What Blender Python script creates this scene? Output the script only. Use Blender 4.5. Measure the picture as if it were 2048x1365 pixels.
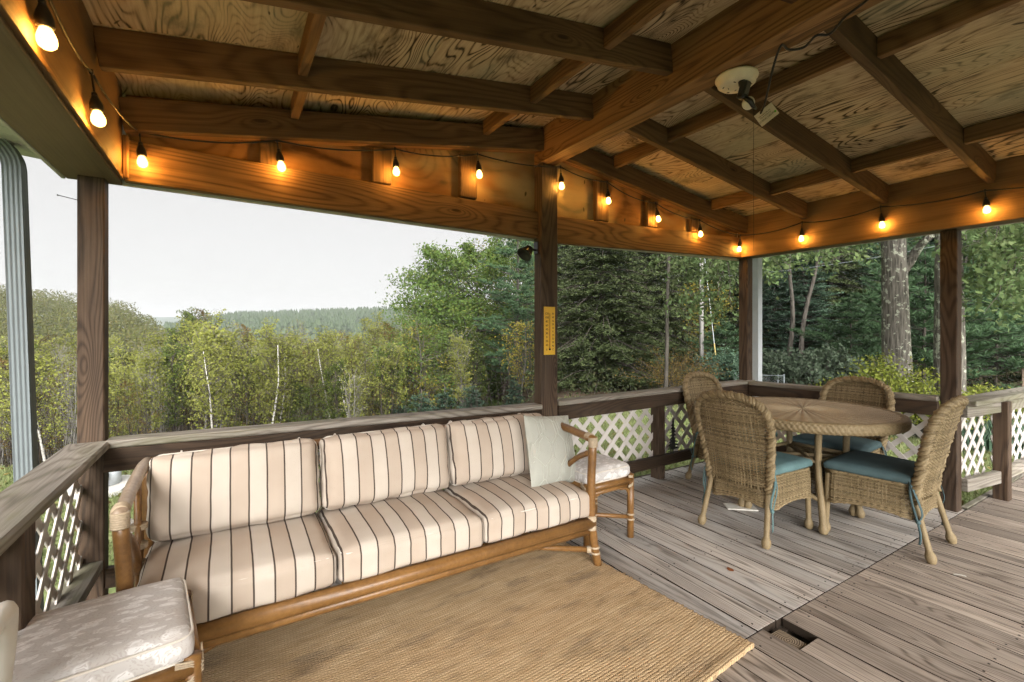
import bpy, math, random
import numpy as np
from mathutils import Vector, Matrix, noise as mnoise

random.seed(7)
rng = np.random.default_rng(7)
SC = bpy.context.scene
for o in list(bpy.data.objects):
    bpy.data.objects.remove(o)
COL = SC.collection
R = math.radians

# ------------------------------------------------------------------ camera
YAW = R(58.6)
CAMH = 1.25
FOCAL = 930.0 / 2048.0 * 36.0
FWD = Vector((math.cos(YAW), math.sin(YAW), 0))
RGT = Vector((math.sin(YAW), -math.cos(YAW), 0))
cam = bpy.data.cameras.new('camera')
cam.lens = FOCAL
cam.sensor_width = 36.0
cam.shift_y = -0.011
cam.clip_start = 0.05
cam.clip_end = 6000
camo = bpy.data.objects.new('camera', cam)
COL.objects.link(camo)
camo.location = (0, 0, CAMH)
camo.rotation_euler = (R(90), 0, YAW - R(90))
SC.camera = camo

# ------------------------------------------------------------------ world, sun, exposure
world = bpy.data.worlds.new('World')
SC.world = world
world.use_nodes = True
wn = world.node_tree
wn.nodes.clear()
SUN_EL, SUN_AZ = R(31), R(250)      # azimuth of the sun in the XY plane, from +X towards +Y
sky = wn.nodes.new('ShaderNodeTexSky')
sky.sky_type = 'NISHITA'
sky.sun_disc = False
sky.sun_elevation = SUN_EL
sky.sun_rotation = R(90) - SUN_AZ
sky.air_density = 1.0
sky.dust_density = 1.5
sky.ozone_density = 1.0
hs = wn.nodes.new('ShaderNodeHueSaturation')
hs.inputs['Saturation'].default_value = 0.22
bg = wn.nodes.new('ShaderNodeBackground')
bg.inputs['Strength'].default_value = 0.05
wo = wn.nodes.new('ShaderNodeOutputWorld')
wn.links.new(sky.outputs[0], hs.inputs['Color'])
veil = wn.nodes.new('ShaderNodeMix'); veil.data_type = 'RGBA'       # thin even overcast over the whole sky
veil.inputs[0].default_value = 0.88
veil.inputs[7].default_value = (2.38, 2.32, 2.23, 1)
wn.links.new(hs.outputs[0], veil.inputs[6])
wn.links.new(veil.outputs[2], bg.inputs[0])
wn.links.new(bg.outputs[0], wo.inputs[0])

sun = bpy.data.lights.new('sun', 'SUN')
sun.energy = 3.0
sun.angle = R(65)
sun.color = (1.0, 0.975, 0.945)
suno = bpy.data.objects.new('sun', sun)
COL.objects.link(suno)
suno.rotation_euler = Vector((math.cos(SUN_EL) * math.cos(SUN_AZ), math.cos(SUN_EL) * math.sin(SUN_AZ), math.sin(SUN_EL))).to_track_quat('Z', 'Y').to_euler()

SC.view_settings.view_transform = 'Standard'
SC.view_settings.look = 'None'
SC.view_settings.gamma = 1.0
SC.view_settings.use_curve_mapping = False
SC.view_settings.exposure = 2.6
cy = SC.cycles
cy.max_bounces = 4; cy.diffuse_bounces = 3; cy.glossy_bounces = 2; cy.transmission_bounces = 3; cy.transparent_max_bounces = 8
cy.caustics_reflective = False; cy.caustics_refractive = False
cy.use_adaptive_sampling = True; cy.adaptive_threshold = 0.035; cy.volume_bounces = 0
cy.use_denoising = True

# ------------------------------------------------------------------ helpers
def at(u, d, z=0.0):
    """world point seen in photo column u (2048 px wide) at depth d from the camera"""
    p = FWD * d + RGT * ((u - 1024) / 930.0 * d)
    return Vector((p.x, p.y, z))

def tag(o, label=None, cat=None, group=None, kind=None):
    if label: o['label'] = label
    if cat: o['category'] = cat
    if group: o['group'] = group
    if kind: o['kind'] = kind
    return o

def empty(name, loc=(0, 0, 0), rz=0.0, parent=None):
    o = bpy.data.objects.new(name, None)
    o.empty_display_size = 0.1
    o.location = loc
    o.rotation_euler = (0, 0, rz)
    COL.objects.link(o)
    if parent: o.parent = parent
    return o

def mesh_np(name, verts, faces_k, k):
    """fast mesh from arrays; faces_k (n,k) all faces with k corners"""
    me = bpy.data.meshes.new(name)
    v = np.asarray(verts, dtype=np.float32).reshape(-1, 3)
    f = np.asarray(faces_k, dtype=np.int32).reshape(-1, k)
    me.vertices.add(len(v)); me.vertices.foreach_set('co', v.ravel())
    me.loops.add(f.size); me.loops.foreach_set('vertex_index', f.ravel())
    me.polygons.add(len(f))
    me.polygons.foreach_set('loop_start', np.arange(0, f.size, k, dtype=np.int32))
    me.update(calc_edges=True)
    return me

def link(name, me, mat, parent=None, loc=None, smooth=False):
    if mat is not None and len(me.materials) == 0:
        me.materials.append(mat)
    if smooth:
        me.polygons.foreach_set('use_smooth', np.ones(len(me.polygons), dtype=bool))
    o = bpy.data.objects.new(name, me)
    COL.objects.link(o)
    if parent: o.parent = parent
    if loc is not None: o.location = loc
    return o

class MB:
    def __init__(s):
        s.v = []; s.f = []
    def add(s, vs, fs):
        b = len(s.v)
        s.v += [tuple(p) for p in vs]
        s.f += [tuple(i + b for i in q) for q in fs]
        return s
    def cbox(s, c, size, ch=0.003, m=None):
        """chamfered box (44 triangles)"""
        hx, hy, hz = size[0] / 2, size[1] / 2, size[2] / 2
        ch = min(ch, hx * .45, hy * .45, hz * .45)
        vs = []; idx = {}
        for sx in (-1, 1):
            for sy in (-1, 1):
                for sz in (-1, 1):
                    for a in range(3):
                        p = [hx - ch, hy - ch, hz - ch]
                        p[a] += ch
                        idx[(sx, sy, sz, a)] = len(vs)
                        q = Vector((sx * p[0], sy * p[1], sz * p[2]))
                        if m: q = m @ q
                        vs.append((q.x + c[0], q.y + c[1], q.z + c[2]))
        fs = []
        I = lambda *k: idx[k]
        for a in range(3):
            b, c2 = (a + 1) % 3, (a + 2) % 3
            for sg in (-1, 1):
                ring = []
                for sb, sc in ((-1, -1), (1, -1), (1, 1), (-1, 1)):
                    k = [0, 0, 0]; k[a] = sg; k[b] = sb; k[c2] = sc
                    ring.append(I(k[0], k[1], k[2], a))
                fs.append(ring if sg > 0 else ring[::-1])
        for a in range(3):               # edges parallel to axis a
            b, c2 = (a + 1) % 3, (a + 2) % 3
            for sb in (-1, 1):
                for sc in (-1, 1):
                    k0 = [0, 0, 0]; k0[b] = sb; k0[c2] = sc
                    k1 = list(k0); k0[a] = -1; k1[a] = 1
                    q = [I(*k0, b), I(*k1, b), I(*k1, c2), I(*k0, c2)]
                    fs.append(q if sb * sc < 0 else q[::-1])
        for sx in (-1, 1):
            for sy in (-1, 1):
                for sz in (-1, 1):
                    t = [I(sx, sy, sz, 0), I(sx, sy, sz, 1), I(sx, sy, sz, 2)]
                    fs.append(t if sx * sy * sz > 0 else t[::-1])
        return s.add(vs, fs)
    def tube(s, pts, r, n=8, cap=True, closed=False, flat=1.0, up=None):
        pts = [Vector(p) for p in pts]
        m = len(pts)
        rad = r if isinstance(r, (list, tuple)) else [r] * m
        tang = []
        for i in range(m):
            if closed:
                t = pts[(i + 1) % m] - pts[(i - 1) % m]
            else:
                t = pts[min(i + 1, m - 1)] - pts[max(i - 1, 0)]
            if t.length < 1e-9: t = Vector((0, 0, 1))
            tang.append(t.normalized())
        ref = Vector(up) if up else (Vector((0, 0, 1)) if abs(tang[0].z) < .9 else Vector((1, 0, 0)))
        nrm = (ref - tang[0] * ref.dot(tang[0])).normalized()
        vs = []
        for i in range(m):
            if i:
                nrm = nrm - tang[i] * nrm.dot(tang[i])
                if nrm.length < 1e-6: nrm = tang[i].orthogonal()
                nrm.normalize()
            bn = tang[i].cross(nrm)
            for j in range(n):
                a = 2 * math.pi * j / n
                vs.append(pts[i] + nrm * (math.cos(a) * rad[i] * flat) + bn * (math.sin(a) * rad[i]))
        fs = []
        for i in range(m if closed else m - 1):
            i2 = (i + 1) % m
            for j in range(n):
                j2 = (j + 1) % n
                fs.append((i * n + j, i * n + j2, i2 * n + j2, i2 * n + j))
        if cap and not closed:
            fs.append(tuple(range(n))[::-1]); fs.append(tuple((m - 1) * n + j for j in range(n)))
        return s.add(vs, fs)
    def lathe(s, prof, n=24, c=(0, 0, 0), m=None, cap=True):
        vs = []; fs = []
        for r, z in prof:
            for j in range(n):
                a = 2 * math.pi * j / n
                q = Vector((r * math.cos(a), r * math.sin(a), z))
                if m: q = m @ q
                vs.append((q.x + c[0], q.y + c[1], q.z + c[2]))
        for i in range(len(prof) - 1):
            for j in range(n):
                j2 = (j + 1) % n
                fs.append((i * n + j, i * n + j2, (i + 1) * n + j2, (i + 1) * n + j))
        if cap:
            fs.append(tuple(range(n))[::-1]); fs.append(tuple((len(prof) - 1) * n + j for j in range(n)))
        return s.add(vs, fs)
    def grid(s, fn, nu, nv, closed_u=False):
        vs = []; fs = []
        for i in range(nu):
            for j in range(nv):
                vs.append(fn(i / (nu - (0 if closed_u else 1)), j / (nv - 1)))
        for i in range(nu if closed_u else nu - 1):
            for j in range(nv - 1):
                i2 = (i + 1) % nu
                fs.append((i * nv + j, i2 * nv + j, i2 * nv + j + 1, i * nv + j + 1))
        return s.add(vs, fs)
    def build(s, name, mat, parent=None, loc=None, smooth=False):
        me = bpy.data.meshes.new(name)
        me.from_pydata(s.v, [], s.f)
        me.validate(); me.update()
        return link(name, me, mat, parent, loc, smooth)

def rounded_box(size, r, n=10, crown=(0, 0), wr=0.0, seed=0, taper=None):
    """soft cushion: rounded box, bulged on its two z faces, with wrinkles"""
    hx, hy, hz = size[0] / 2, size[1] / 2, size[2] / 2
    key = {}; vs = []; fs = []
    def vert(p):
        k = (round(p[0], 5), round(p[1], 5), round(p[2], 5))
        if k in key: return key[k]
        q = Vector((p[0] * hx, p[1] * hy, p[2] * hz))
        inn = Vector((max(-hx + r, min(hx - r, q.x)), max(-hy + r, min(hy - r, q.y)), max(-hz + r, min(hz - r, q.z))))
        d = q - inn
        if d.length > 1e-9: q = inn + d.normalized() * r
        fx, fy = 1 - p[0] ** 2, 1 - p[1] ** 2
        b = (fx * fy) ** .5 if fx > 0 and fy > 0 else 0
        q.z += (crown[0] if p[2] > 0 else -crown[1]) * b * abs(p[2])
        if taper: q.x *= taper(p[1])
        if wr:
            nz = mnoise.noise(Vector((q.x * 7 + seed, q.y * 7, q.z * 7))) + .5 * mnoise.noise(Vector((q.x * 17, q.y * 17 + seed, q.z * 17)))
            e = d.normalized() if d.length > 1e-9 else Vector((0, 0, 1 if p[2] > 0 else -1))
            q += e * nz * wr
            ed = max(abs(p[0]), abs(p[1])) ** 8
            q += e * wr * .9 * ed * mnoise.noise(Vector((q.x * 38 + seed, q.y * 38, 2.2)))
        key[k] = len(vs); vs.append(tuple(q)); return key[k]
    t = np.linspace(-1, 1, n + 1)
    t = np.sign(t) * (1 - (1 - np.abs(t)) ** 1.4)       # denser towards the edges
    for a in range(3):
        b, c = (a + 1) % 3, (a + 2) % 3
        for sg in (-1, 1):
            for i in range(n):
                for j in range(n):
                    q = []
                    for ii, jj in ((i, j), (i + 1, j), (i + 1, j + 1), (i, j + 1)):
                        p = [0, 0, 0]; p[a] = sg; p[b] = t[ii]; p[c] = t[jj]
                        q.append(vert(p))
                    fs.append(q if sg > 0 else q[::-1])
    m = MB(); m.v = vs; m.f = [tuple(f) for f in fs]
    return m

def frame_m(p0, p1, up=(0, 0, 1)):
    p0, p1 = Vector(p0), Vector(p1)
    x = (p1 - p0); L = x.length; x.normalize()
    up = Vector(up)
    if abs(x.dot(up)) > .98: up = Vector((0, 1, 0))
    y = up.cross(x).normalized(); z = x.cross(y)
    m = Matrix((x, y, z)).transposed().to_4x4()
    m.translation = p0
    return m, L

TIMB = {}
def timber(name, p0, p1, w, h, mat, parent, up=(0, 0, 1), ch=0.003, side=None):
    """squared timber, length along its local X (so the grain follows it); p0, p1 on the centre line"""
    m, L = frame_m(p0, p1, up)
    key = (round(L, 4), w, h, mat.name, side.name if side else '')
    if key not in TIMB:
        b = MB().cbox((L / 2, 0, 0), (L, w, h), ch)
        me = bpy.data.meshes.new(name); me.from_pydata(b.v, [], b.f); me.update()
        me.materials.append(mat)
        if side:                       # flanks and ends darkened with dirt and painted gap shade
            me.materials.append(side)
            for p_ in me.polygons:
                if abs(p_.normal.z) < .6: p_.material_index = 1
        TIMB[key] = me
    o = bpy.data.objects.new(name, TIMB[key]); COL.objects.link(o)
    if parent: o.parent = parent
    o.matrix_local = m
    return o

def text_mesh(s, size, ext=0.0004):
    cu = bpy.data.curves.new('txt', 'FONT'); cu.body = s; cu.size = size; cu.extrude = ext
    cu.align_x = 'CENTER'; cu.align_y = 'CENTER'
    o = bpy.data.objects.new('txt', cu); COL.objects.link(o)
    dg = bpy.context.evaluated_depsgraph_get()
    me = bpy.data.meshes.new_from_object(o.evaluated_get(dg))
    bpy.data.objects.remove(o); bpy.data.curves.remove(cu)
    return me

# ------------------------------------------------------------------ materials
def new_mat(name):
    m = bpy.data.materials.new(name); m.use_nodes = True
    nt = m.node_tree; nt.nodes.clear()
    out = nt.nodes.new('ShaderNodeOutputMaterial')
    return m, nt, out

class G:
    """tiny node-graph helper"""
    def __init__(s, nt): s.nt = nt
    def node(s, t, **kw):
        n = s.nt.nodes.new(t)
        for k, v in kw.items(): setattr(n, k, v)
        return n
    def set(s, sock, v):
        if isinstance(v, bpy.types.NodeSocket): s.nt.links.new(v, sock)
        else: sock.default_value = v
    def math(s, op, a, b=0.5, c=None, clamp=False):
        n = s.node('ShaderNodeMath', operation=op); n.use_clamp = clamp
        s.set(n.inputs[0], a); s.set(n.inputs[1], b)
        if c is not None: s.set(n.inputs[2], c)
        return n.outputs[0]
    def vmath(s, op, a, b=(0, 0, 0), scale=None):
        n = s.node('ShaderNodeVectorMath', operation=op)
        s.set(n.inputs[0], a); s.set(n.inputs[1], b)
        if scale is not None: s.set(n.inputs['Scale'], scale)
        return n.outputs[0]
    def noise(s, vec, scale=1.0, detail=3.0, rough=.55, dist=0.0):
        n = s.node('ShaderNodeTexNoise')
        if vec is not None: s.set(n.inputs['Vector'], vec)
        n.inputs['Scale'].default_value = scale; n.inputs['Detail'].default_value = detail
        n.inputs['Roughness'].default_value = rough; n.inputs['Distortion'].default_value = dist
        return n.outputs['Fac']
    def voro(s, vec, scale=1.0, out='Distance', feature='F1', rnd=1.0):
        n = s.node('ShaderNodeTexVoronoi', feature=feature)
        s.set(n.inputs['Vector'], vec); n.inputs['Scale'].default_value = scale
        n.inputs['Randomness'].default_value = rnd
        return n.outputs[out]
    def ramp(s, fac, stops, interp='LINEAR'):
        n = s.node('ShaderNodeValToRGB'); cr = n.color_ramp; cr.interpolation = interp
        while len(cr.elements) < len(stops): cr.elements.new(.5)
        for e, (p, c) in zip(cr.elements, stops):
            e.position = p; e.color = (*c, 1) if len(c) == 3 else c
        s.set(n.inputs[0], fac)
        return n.outputs[0]
    def mix(s, fac, a, b, mode='MIX'):
        n = s.node('ShaderNodeMix', data_type='RGBA', blend_type=mode)
        s.set(n.inputs[0], fac)
        s.set(n.inputs[6], a if isinstance(a, bpy.types.NodeSocket) else (*a, 1))
        s.set(n.inputs[7], b if isinstance(b, bpy.types.NodeSocket) else (*b, 1))
        return n.outputs[2]
    def maprange(s, v, a, b, c=0.0, d=1.0, smooth=False):
        n = s.node('ShaderNodeMapRange')
        if smooth: n.interpolation_type = 'SMOOTHSTEP'
        s.set(n.inputs[0], v)
        for i, q in zip((1, 2, 3, 4), (a, b, c, d)): n.inputs[i].default_value = q
        return n.outputs[0]
    def bump(s, h, strength=.3, dist=.002):
        n = s.node('ShaderNodeBump'); s.set(n.inputs['Height'], h)
        n.inputs['Strength'].default_value = strength; n.inputs['Distance'].default_value = dist
        return n.outputs[0]
    def pbsdf(s, out, color, rough=.6, normal=None, spec=.3, metal=0.0, sheen=0.0):
        b = s.node('ShaderNodeBsdfPrincipled')
        s.set(b.inputs['Base Color'], color if isinstance(color, bpy.types.NodeSocket) else (*color, 1))
        s.set(b.inputs['Roughness'], rough); b.inputs['Specular IOR Level'].default_value = spec
        b.inputs['Metallic'].default_value = metal
        if sheen: b.inputs['Sheen Weight'].default_value = sheen
        if normal is not None: s.nt.links.new(normal, b.inputs['Normal'])
        s.nt.links.new(b.outputs[0], out.inputs[0])
        return b
    def objco(s, rnd=40.0):
        """object coordinates, shifted by a different amount on every object"""
        tc = s.node('ShaderNodeTexCoord'); oi = s.node('ShaderNodeObjectInfo')
        if not rnd: return tc.outputs['Object'], oi.outputs['Random']
        off = s.node('ShaderNodeCombineXYZ')
        s.set(off.inputs[0], s.math('MULTIPLY', oi.outputs['Random'], rnd))
        s.set(off.inputs[1], s.math('MULTIPLY', oi.outputs['Random'], rnd * .37))
        s.set(off.inputs[2], s.math('MULTIPLY', oi.outputs['Random'], rnd * .71))
        return s.vmath('ADD', tc.outputs['Object'], off.outputs[0]), oi.outputs['Random']

def wood(name, dark, mid, light, rings=55, stretch=.55, across=5.0, knots=.6, blot=.35, rough=.7, bump=.35, weather=None, spec=.25, contrast=1.0, var=.25, grime=0.0):
    m, nt, out = new_mat(name); g = G(nt)
    v, rnd = g.objco()
    n1 = g.noise(g.vmath('MULTIPLY', v, (stretch, across, across)), 1.0, 1.5, .45)
    kd = g.voro(g.vmath('MULTIPLY', v, (1.7, 6.0, 6.0)), 1.0)
    kinf = g.math('POWER', g.math('SUBTRACT', 1.0, g.maprange(kd, 0, .42)), 2.0)
    n2 = g.math('ADD', n1, g.math('MULTIPLY', kinf, .22 * knots))
    s1 = g.math('SINE', g.math('MULTIPLY', n2, rings * 2.2))
    s1 = g.math('POWER', g.math('MULTIPLY_ADD', s1, .5, .5), 2.2)
    fib = g.noise(g.vmath('MULTIPLY', v, (2.5, 130, 130)), 1.0, 3, .6)
    val = g.math('MULTIPLY_ADD', s1, -.42 * contrast, g.math('MULTIPLY_ADD', fib, .8, .22))
    col = g.ramp(val, [(0.08, dark), (.42, mid), (.85, light)])
    bl = g.noise(g.vmath('MULTIPLY', v, (1.1, 3.0, 3.0)), 1.0, 4, .6)
    col = g.mix(1.0, col, g.ramp(bl, [(.3, (1 - blot,) * 3), (.7, (1.06,) * 3)]), 'MULTIPLY')
    tint = g.math('MULTIPLY_ADD', rnd, var, 1 - var * .5)
    cx = g.node('ShaderNodeCombineXYZ')
    for i in range(3): g.set(cx.inputs[i], tint)
    col = g.mix(1.0, col, cx.outputs[0], 'MULTIPLY')
    if weather:      # silvery weathering and stains with shapes of their own
        wm = g.noise(g.vmath('MULTIPLY', v, (1.6, 7.0, 7.0)), 1.0, 5, .65)
        col = g.mix(g.maprange(wm, .42, .66, 0, weather[1], True), col, weather[0])
    if grime:
        gn = g.noise(g.vmath('MULTIPLY', v, (1.3, 16.0, 16.0)), 1.0, 5, .7)
        col = g.mix(g.maprange(gn, .56, .70, 0, grime, True), col, tuple(c * .55 for c in dark))
    kn = g.maprange(kd, .035, .075, 1, 0, True)
    col = g.mix(g.math('MULTIPLY', kn, min(1.0, knots)), col, tuple(c * .45 for c in dark))
    g.pbsdf(out, col, g.math('MULTIPLY_ADD', fib, .2, rough - .1), g.bump(fib, bump, .003), spec)
    return m

def plywood(name, c_dark, c_mid, c_light, mould=.6, rings=42, sx=1.0):
    m, nt, out = new_mat(name); g = G(nt)
    v, rnd = g.objco(60)
    w = g.noise(g.vmath('MULTIPLY', v, (1.2, 2.2, 1.0)), 1.0, 2, .5)
    wv = g.vmath('ADD', v, g.vmath('SCALE', g.vmath('SUBTRACT', w, (.5, .5, .5)), scale=.16))
    kd = g.voro(g.vmath('MULTIPLY', wv, (1.3, 3.0, 1.0)), 1.0)
    n1 = g.noise(g.vmath('MULTIPLY', wv, (.85 * sx, 3.6, 1.0)), 1.0, 2.2, .5)
    n2 = g.math('ADD', n1, g.math('MULTIPLY', g.math('POWER', g.math('SUBTRACT', 1.0, g.maprange(kd, 0, .5)), 2.0), .4))
    s1 = g.math('POWER', g.math('MULTIPLY_ADD', g.math('SINE', g.math('MULTIPLY', n2, rings * 2.4)), .5, .5), 3.0)
    s1 = g.math('MULTIPLY', s1, g.maprange(g.noise(v, 2.6, 3, .6), .35, .65, .25, 1.0))
    fib = g.noise(g.vmath('MULTIPLY', v, (5, 90, 20)), 1.0, 3, .6)
    val = g.math('MULTIPLY_ADD', s1, -.82, g.math('MULTIPLY_ADD', fib, 1.1, .19))
    col = g.ramp(val, [(0.05, c_dark), (.4, c_mid), (.85, c_light)])
    mo = g.noise(g.vmath('MULTIPLY', v, (2.2, 4.5, 2)), 1.0, 6, .68)
    col = g.mix(g.maprange(mo, .5, .72, 0, mould, True), col, tuple(c * .55 for c in c_dark))
    gm = g.noise(g.vmath('MULTIPLY', v, (1.1, 1.6, 2)), 1.0, 3, .6)
    col = g.mix(g.maprange(gm, .45, .65, 0, .45, True), col, (.30, .30, .20))
    # football patches and checks
    fl = g.voro(g.vmath('MULTIPLY', g.vmath('ADD', v, g.vmath('SCALE', w, scale=.5)), (7.0, 22.0, 5.0)), 1.0)
    col = g.mix(g.maprange(fl, .05, .11, .85, 0, True), col, (.035, .026, .018))
    g.pbsdf(out, col, .8, g.bump(fib, .4, .002), .15)
    return m

def simple(name, color, rough=.5, spec=.4, var=.12, scale=8.0, bump=0.0, metal=0.0, bscale=60.0):
    m, nt, out = new_mat(name); g = G(nt)
    v, rnd = g.objco(9)
    n = g.noise(v, scale, 4, .6)
    col = g.mix(1.0, color, g.ramp(n, [(.25, (1 - var,) * 3), (.75, (1 + var * .6,) * 3)]), 'MULTIPLY')
    nm = g.bump(g.noise(v, bscale, 3), bump, .002) if bump else None
    g.pbsdf(out, col, rough, nm, spec, metal)
    return m

def emit(name, color, strength):
    m, nt, out = new_mat(name); g = G(nt)
    e = g.node('ShaderNodeEmission'); e.inputs[0].default_value = (*color, 1); e.inputs[1].default_value = strength
    nt.links.new(e.outputs[0], out.inputs[0]); return m

M = {}
M['rafter'] = wood('rafter_wood', (.026, .013, .005), (.076, .041, .017), (.135, .08, .037), rings=70, stretch=.35, across=3.2, blot=.4, rough=.72, knots=.8, contrast=.6)
M['beam'] = wood('beam_wood', (.06, .027, .010), (.165, .083, .031), (.25, .138, .057), rings=62, stretch=.42, across=4.0, blot=.3, knots=.9, contrast=.85)
M['stud'] = wood('stud_wood', (.045, .021, .008), (.11, .057, .022), (.18, .103, .045), rings=60, contrast=.7)
M['post'] = wood('post_wood', (.02, .0115, .0065), (.056, .033, .019), (.105, .068, .043), rings=85, stretch=.5, across=5, blot=.35, knots=.7, weather=((.12, .093, .068), .2), contrast=.9)
M['rail_board'] = wood('rail_board_wood', (.013, .0075, .004), (.038, .022, .012), (.08, .049, .028), rings=70, blot=.45, weather=((.09, .073, .055), .22), contrast=.8)
M['rail_cap'] = wood('rail_cap_wood', (.09, .074, .056), (.205, .18, .148), (.33, .30, .26), rings=75, blot=.4, bump=.7, knots=.5, weather=((.135, .135, .07), .55), contrast=.8)
M['deck'] = wood('deck_wood', (.105, .084, .068), (.375, .33, .288), (.55, .505, .455), rings=95, stretch=.22, across=5.0, blot=.3, rough=.5, bump=.6, spec=.45, knots=.5, weather=((.48, .46, .435), .55), var=.55, contrast=1.0, grime=.55)
M['deck_near'] = wood('deck_near_wood', (.075, .053, .038), (.325, .265, .213), (.50, .425, .355), rings=95, stretch=.2, across=5.5, blot=.42, rough=.64, bump=.7, knots=.55, weather=((.15, .118, .094), .4), var=.45, contrast=.9, grime=.6)
M['ply_roof'] = plywood('roof_plywood', (.036, .023, .012), (.30, .212, .122), (.48, .37, .235), rings=84, mould=.85)
M['ply_wall'] = plywood('gable_plywood', (.06, .026, .009), (.155, .073, .026), (.22, .112, .044), mould=.3, rings=44, sx=.6)
M['header_in'] = wood('header_board_wood', (.085, .043, .016), (.16, .088, .036), (.215, .126, .056), rings=26, stretch=.4, across=2.2, blot=.3, knots=.2, contrast=.7)
M['header_under'] = wood('header_soffit_wood', (.085, .056, .033), (.14, .096, .057), (.19, .135, .083), rings=14, stretch=.4, across=2.0, blot=.3, knots=.1, contrast=.6)
M['trim'] = simple('fascia_paint', (.42, .42, .38), .6, .3)
M['vinyl'] = simple('soffit_vinyl', (.42, .42, .40), .5, .4, .06)
M['gutter_grey'] = simple('gutter_grey_metal', (.14, .16, .168), .4, .5, .1)
M['gutter'] = simple('gutter_metal', (.46, .49, .51), .4, .5, .1)
M['lattice'] = simple('lattice_vinyl', (.56, .52, .48), .45, .4, .16, 3.0)
M['black'] = simple('black_plastic', (.012, .012, .012), .4, .4)
M['nail'] = simple('nail_iron', (.02, .015, .012), .6, .3)
M['white_plastic'] = simple('white_plastic', (.62, .6, .54), .4, .4, .1)
# ------------------------------------------------------------------ deck
deck = empty('deck', (1.9, 1.1, 0)); tag(deck, kind='structure')
DKO = Vector((1.9, 1.1, 0))
def D(p): return Vector(p) - DKO
SEAM = 1.113
PITCH = 0.1385
k = 0
x = -0.62
nails = MB()
M['gap_dirt_shade'] = simple('gap_dirt_shade', (.03, .022, .016), .95, .05)  # dirt colour, kept near black so it also carries the shade of the gaps
while x < 7.4:
    xc = x + PITCH / 2
    zz = random.uniform(-.0015, .0015)
    if xc < 4.36:
        g0 = random.uniform(.007, .011)
        timber('board', D((xc, SEAM + .003, -.0185 + zz)), D((xc, 2.80 + random.uniform(-.006, .006), -.0185 + zz)), PITCH - g0, .037, M['deck'], deck, ch=.0008, side=M['gap_dirt_shade'])
        for yy in (SEAM + .05, 1.66, 2.2, 2.72):
            for s in (-.04, .04):
                nails.lathe([(.0045, -.001), (.0045, .0012), (.002, .0016)], 6, (xc + s + random.uniform(-.008, .008) - DKO.x, yy + random.uniform(-.012, .012) - DKO.y, zz))
    y1 = SEAM - .003
    xs = xc + .035
    if abs(xs - 1.925) < PITCH * .55:
        y1 = 0.965
    timber('board', D((xs, -1.7, -.0185 - zz)), D((xs, y1, -.0185 - zz)), PITCH - random.uniform(.006, .010), .037, M['deck_near'], deck, ch=.0008, side=M['gap_dirt_shade'])
    for yy in (SEAM - .05, .55, .02, -.5):
        for s in (-.04, .04):
            if yy < y1 - .02:
                nails.lathe([(.0045, -.001), (.0045, .0012), (.002, .0016)], 6, (xs + s + random.uniform(-.008, .008) - DKO.x, yy + random.uniform(-.012, .012) - DKO.y, -zz))
    x += PITCH
no = nails.build('nail_head', M['nail'], deck); no['kind'] = 'stuff'
# joists under the seam, so that the gaps are dark and not see-through
M['joist'] = simple('joist_wood', (.05, .038, .028), .9, .1)
for yy in (SEAM, 1.66, 2.2, 2.72, .55, .02, -.5, -1.1, -1.6):
    timber('joist', D((-.6, yy, -.135)), D((4.34 if yy > SEAM else 7.4, yy, -.135)), .05, .19, M['joist'], deck)
timber('rim_board', D((-.6, 2.815, -.12)), D((4.36, 2.815, -.12)), .038, .235, M['rail_board'], deck)
timber('rim_board', D((4.375, 1.13, -.12)), D((4.375, 2.80, -.12)), .038, .235, M['rail_board'], deck)
timber('rim_board', D((-.64, -1.7, -.12)), D((-.64, 2.80, -.12)), .038, .235, M['rail_board'], deck)
timber('rim_board', D((4.42, SEAM + .024, -.019)), D((7.2, SEAM + .024, -.019)), .036, .04, M['rail_cap'], deck)
# sawn-off post end sunk in the deck
M['endgrain'] = None
def endgrain():
    m, nt, out = new_mat('endgrain_wood'); g = G(nt)
    v, r = g.objco(0)
    wv = g.vmath('ADD', g.vmath('SUBTRACT', v, (.012, .004, 0)), g.vmath('SCALE', g.noise(v, 14, 2), scale=.012))
    n = g.node('ShaderNodeVectorMath', operation='LENGTH'); g.set(n.inputs[0], g.vmath('MULTIPLY', wv, (1.0, 1.3, 0)))
    s = g.math('MULTIPLY_ADD', g.math('SINE', g.math('MULTIPLY', n.outputs['Value'], 620.0)), .5, .5)
    col = g.ramp(s, [(.1, (.07, .05, .032)), (.8, (.24, .19, .135))])
    g.pbsdf(out, col, .85, g.bump(s, .5, .002), .1); return m
M['endgrain'] = endgrain()
sb = MB().cbox((0, 0, -.06), (.102, .118, .11), .004)
stub = sb.build('post_stub', M['endgrain'], deck, D((1.935, 1.030, -.006)))
stub['label'] = 'sawn-off square post end showing growth rings in the deck'

# ------------------------------------------------------------------ porch roof
roof = empty('porch_roof', (1.9, 2.66, 0))
tag(roof, 'gabled porch roof of brown rafters, ridge beam, plywood and square posts', 'porch roof')
RO = Vector((1.9, 2.66, 0))
def T(name, p0, p1, w, h, mat, up=(0, 0, 1), ch=.003, par=None):
    return timber(name, Vector(p0) - RO, Vector(p1) - RO, w, h, mat, par or roof, up, ch)
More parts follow.
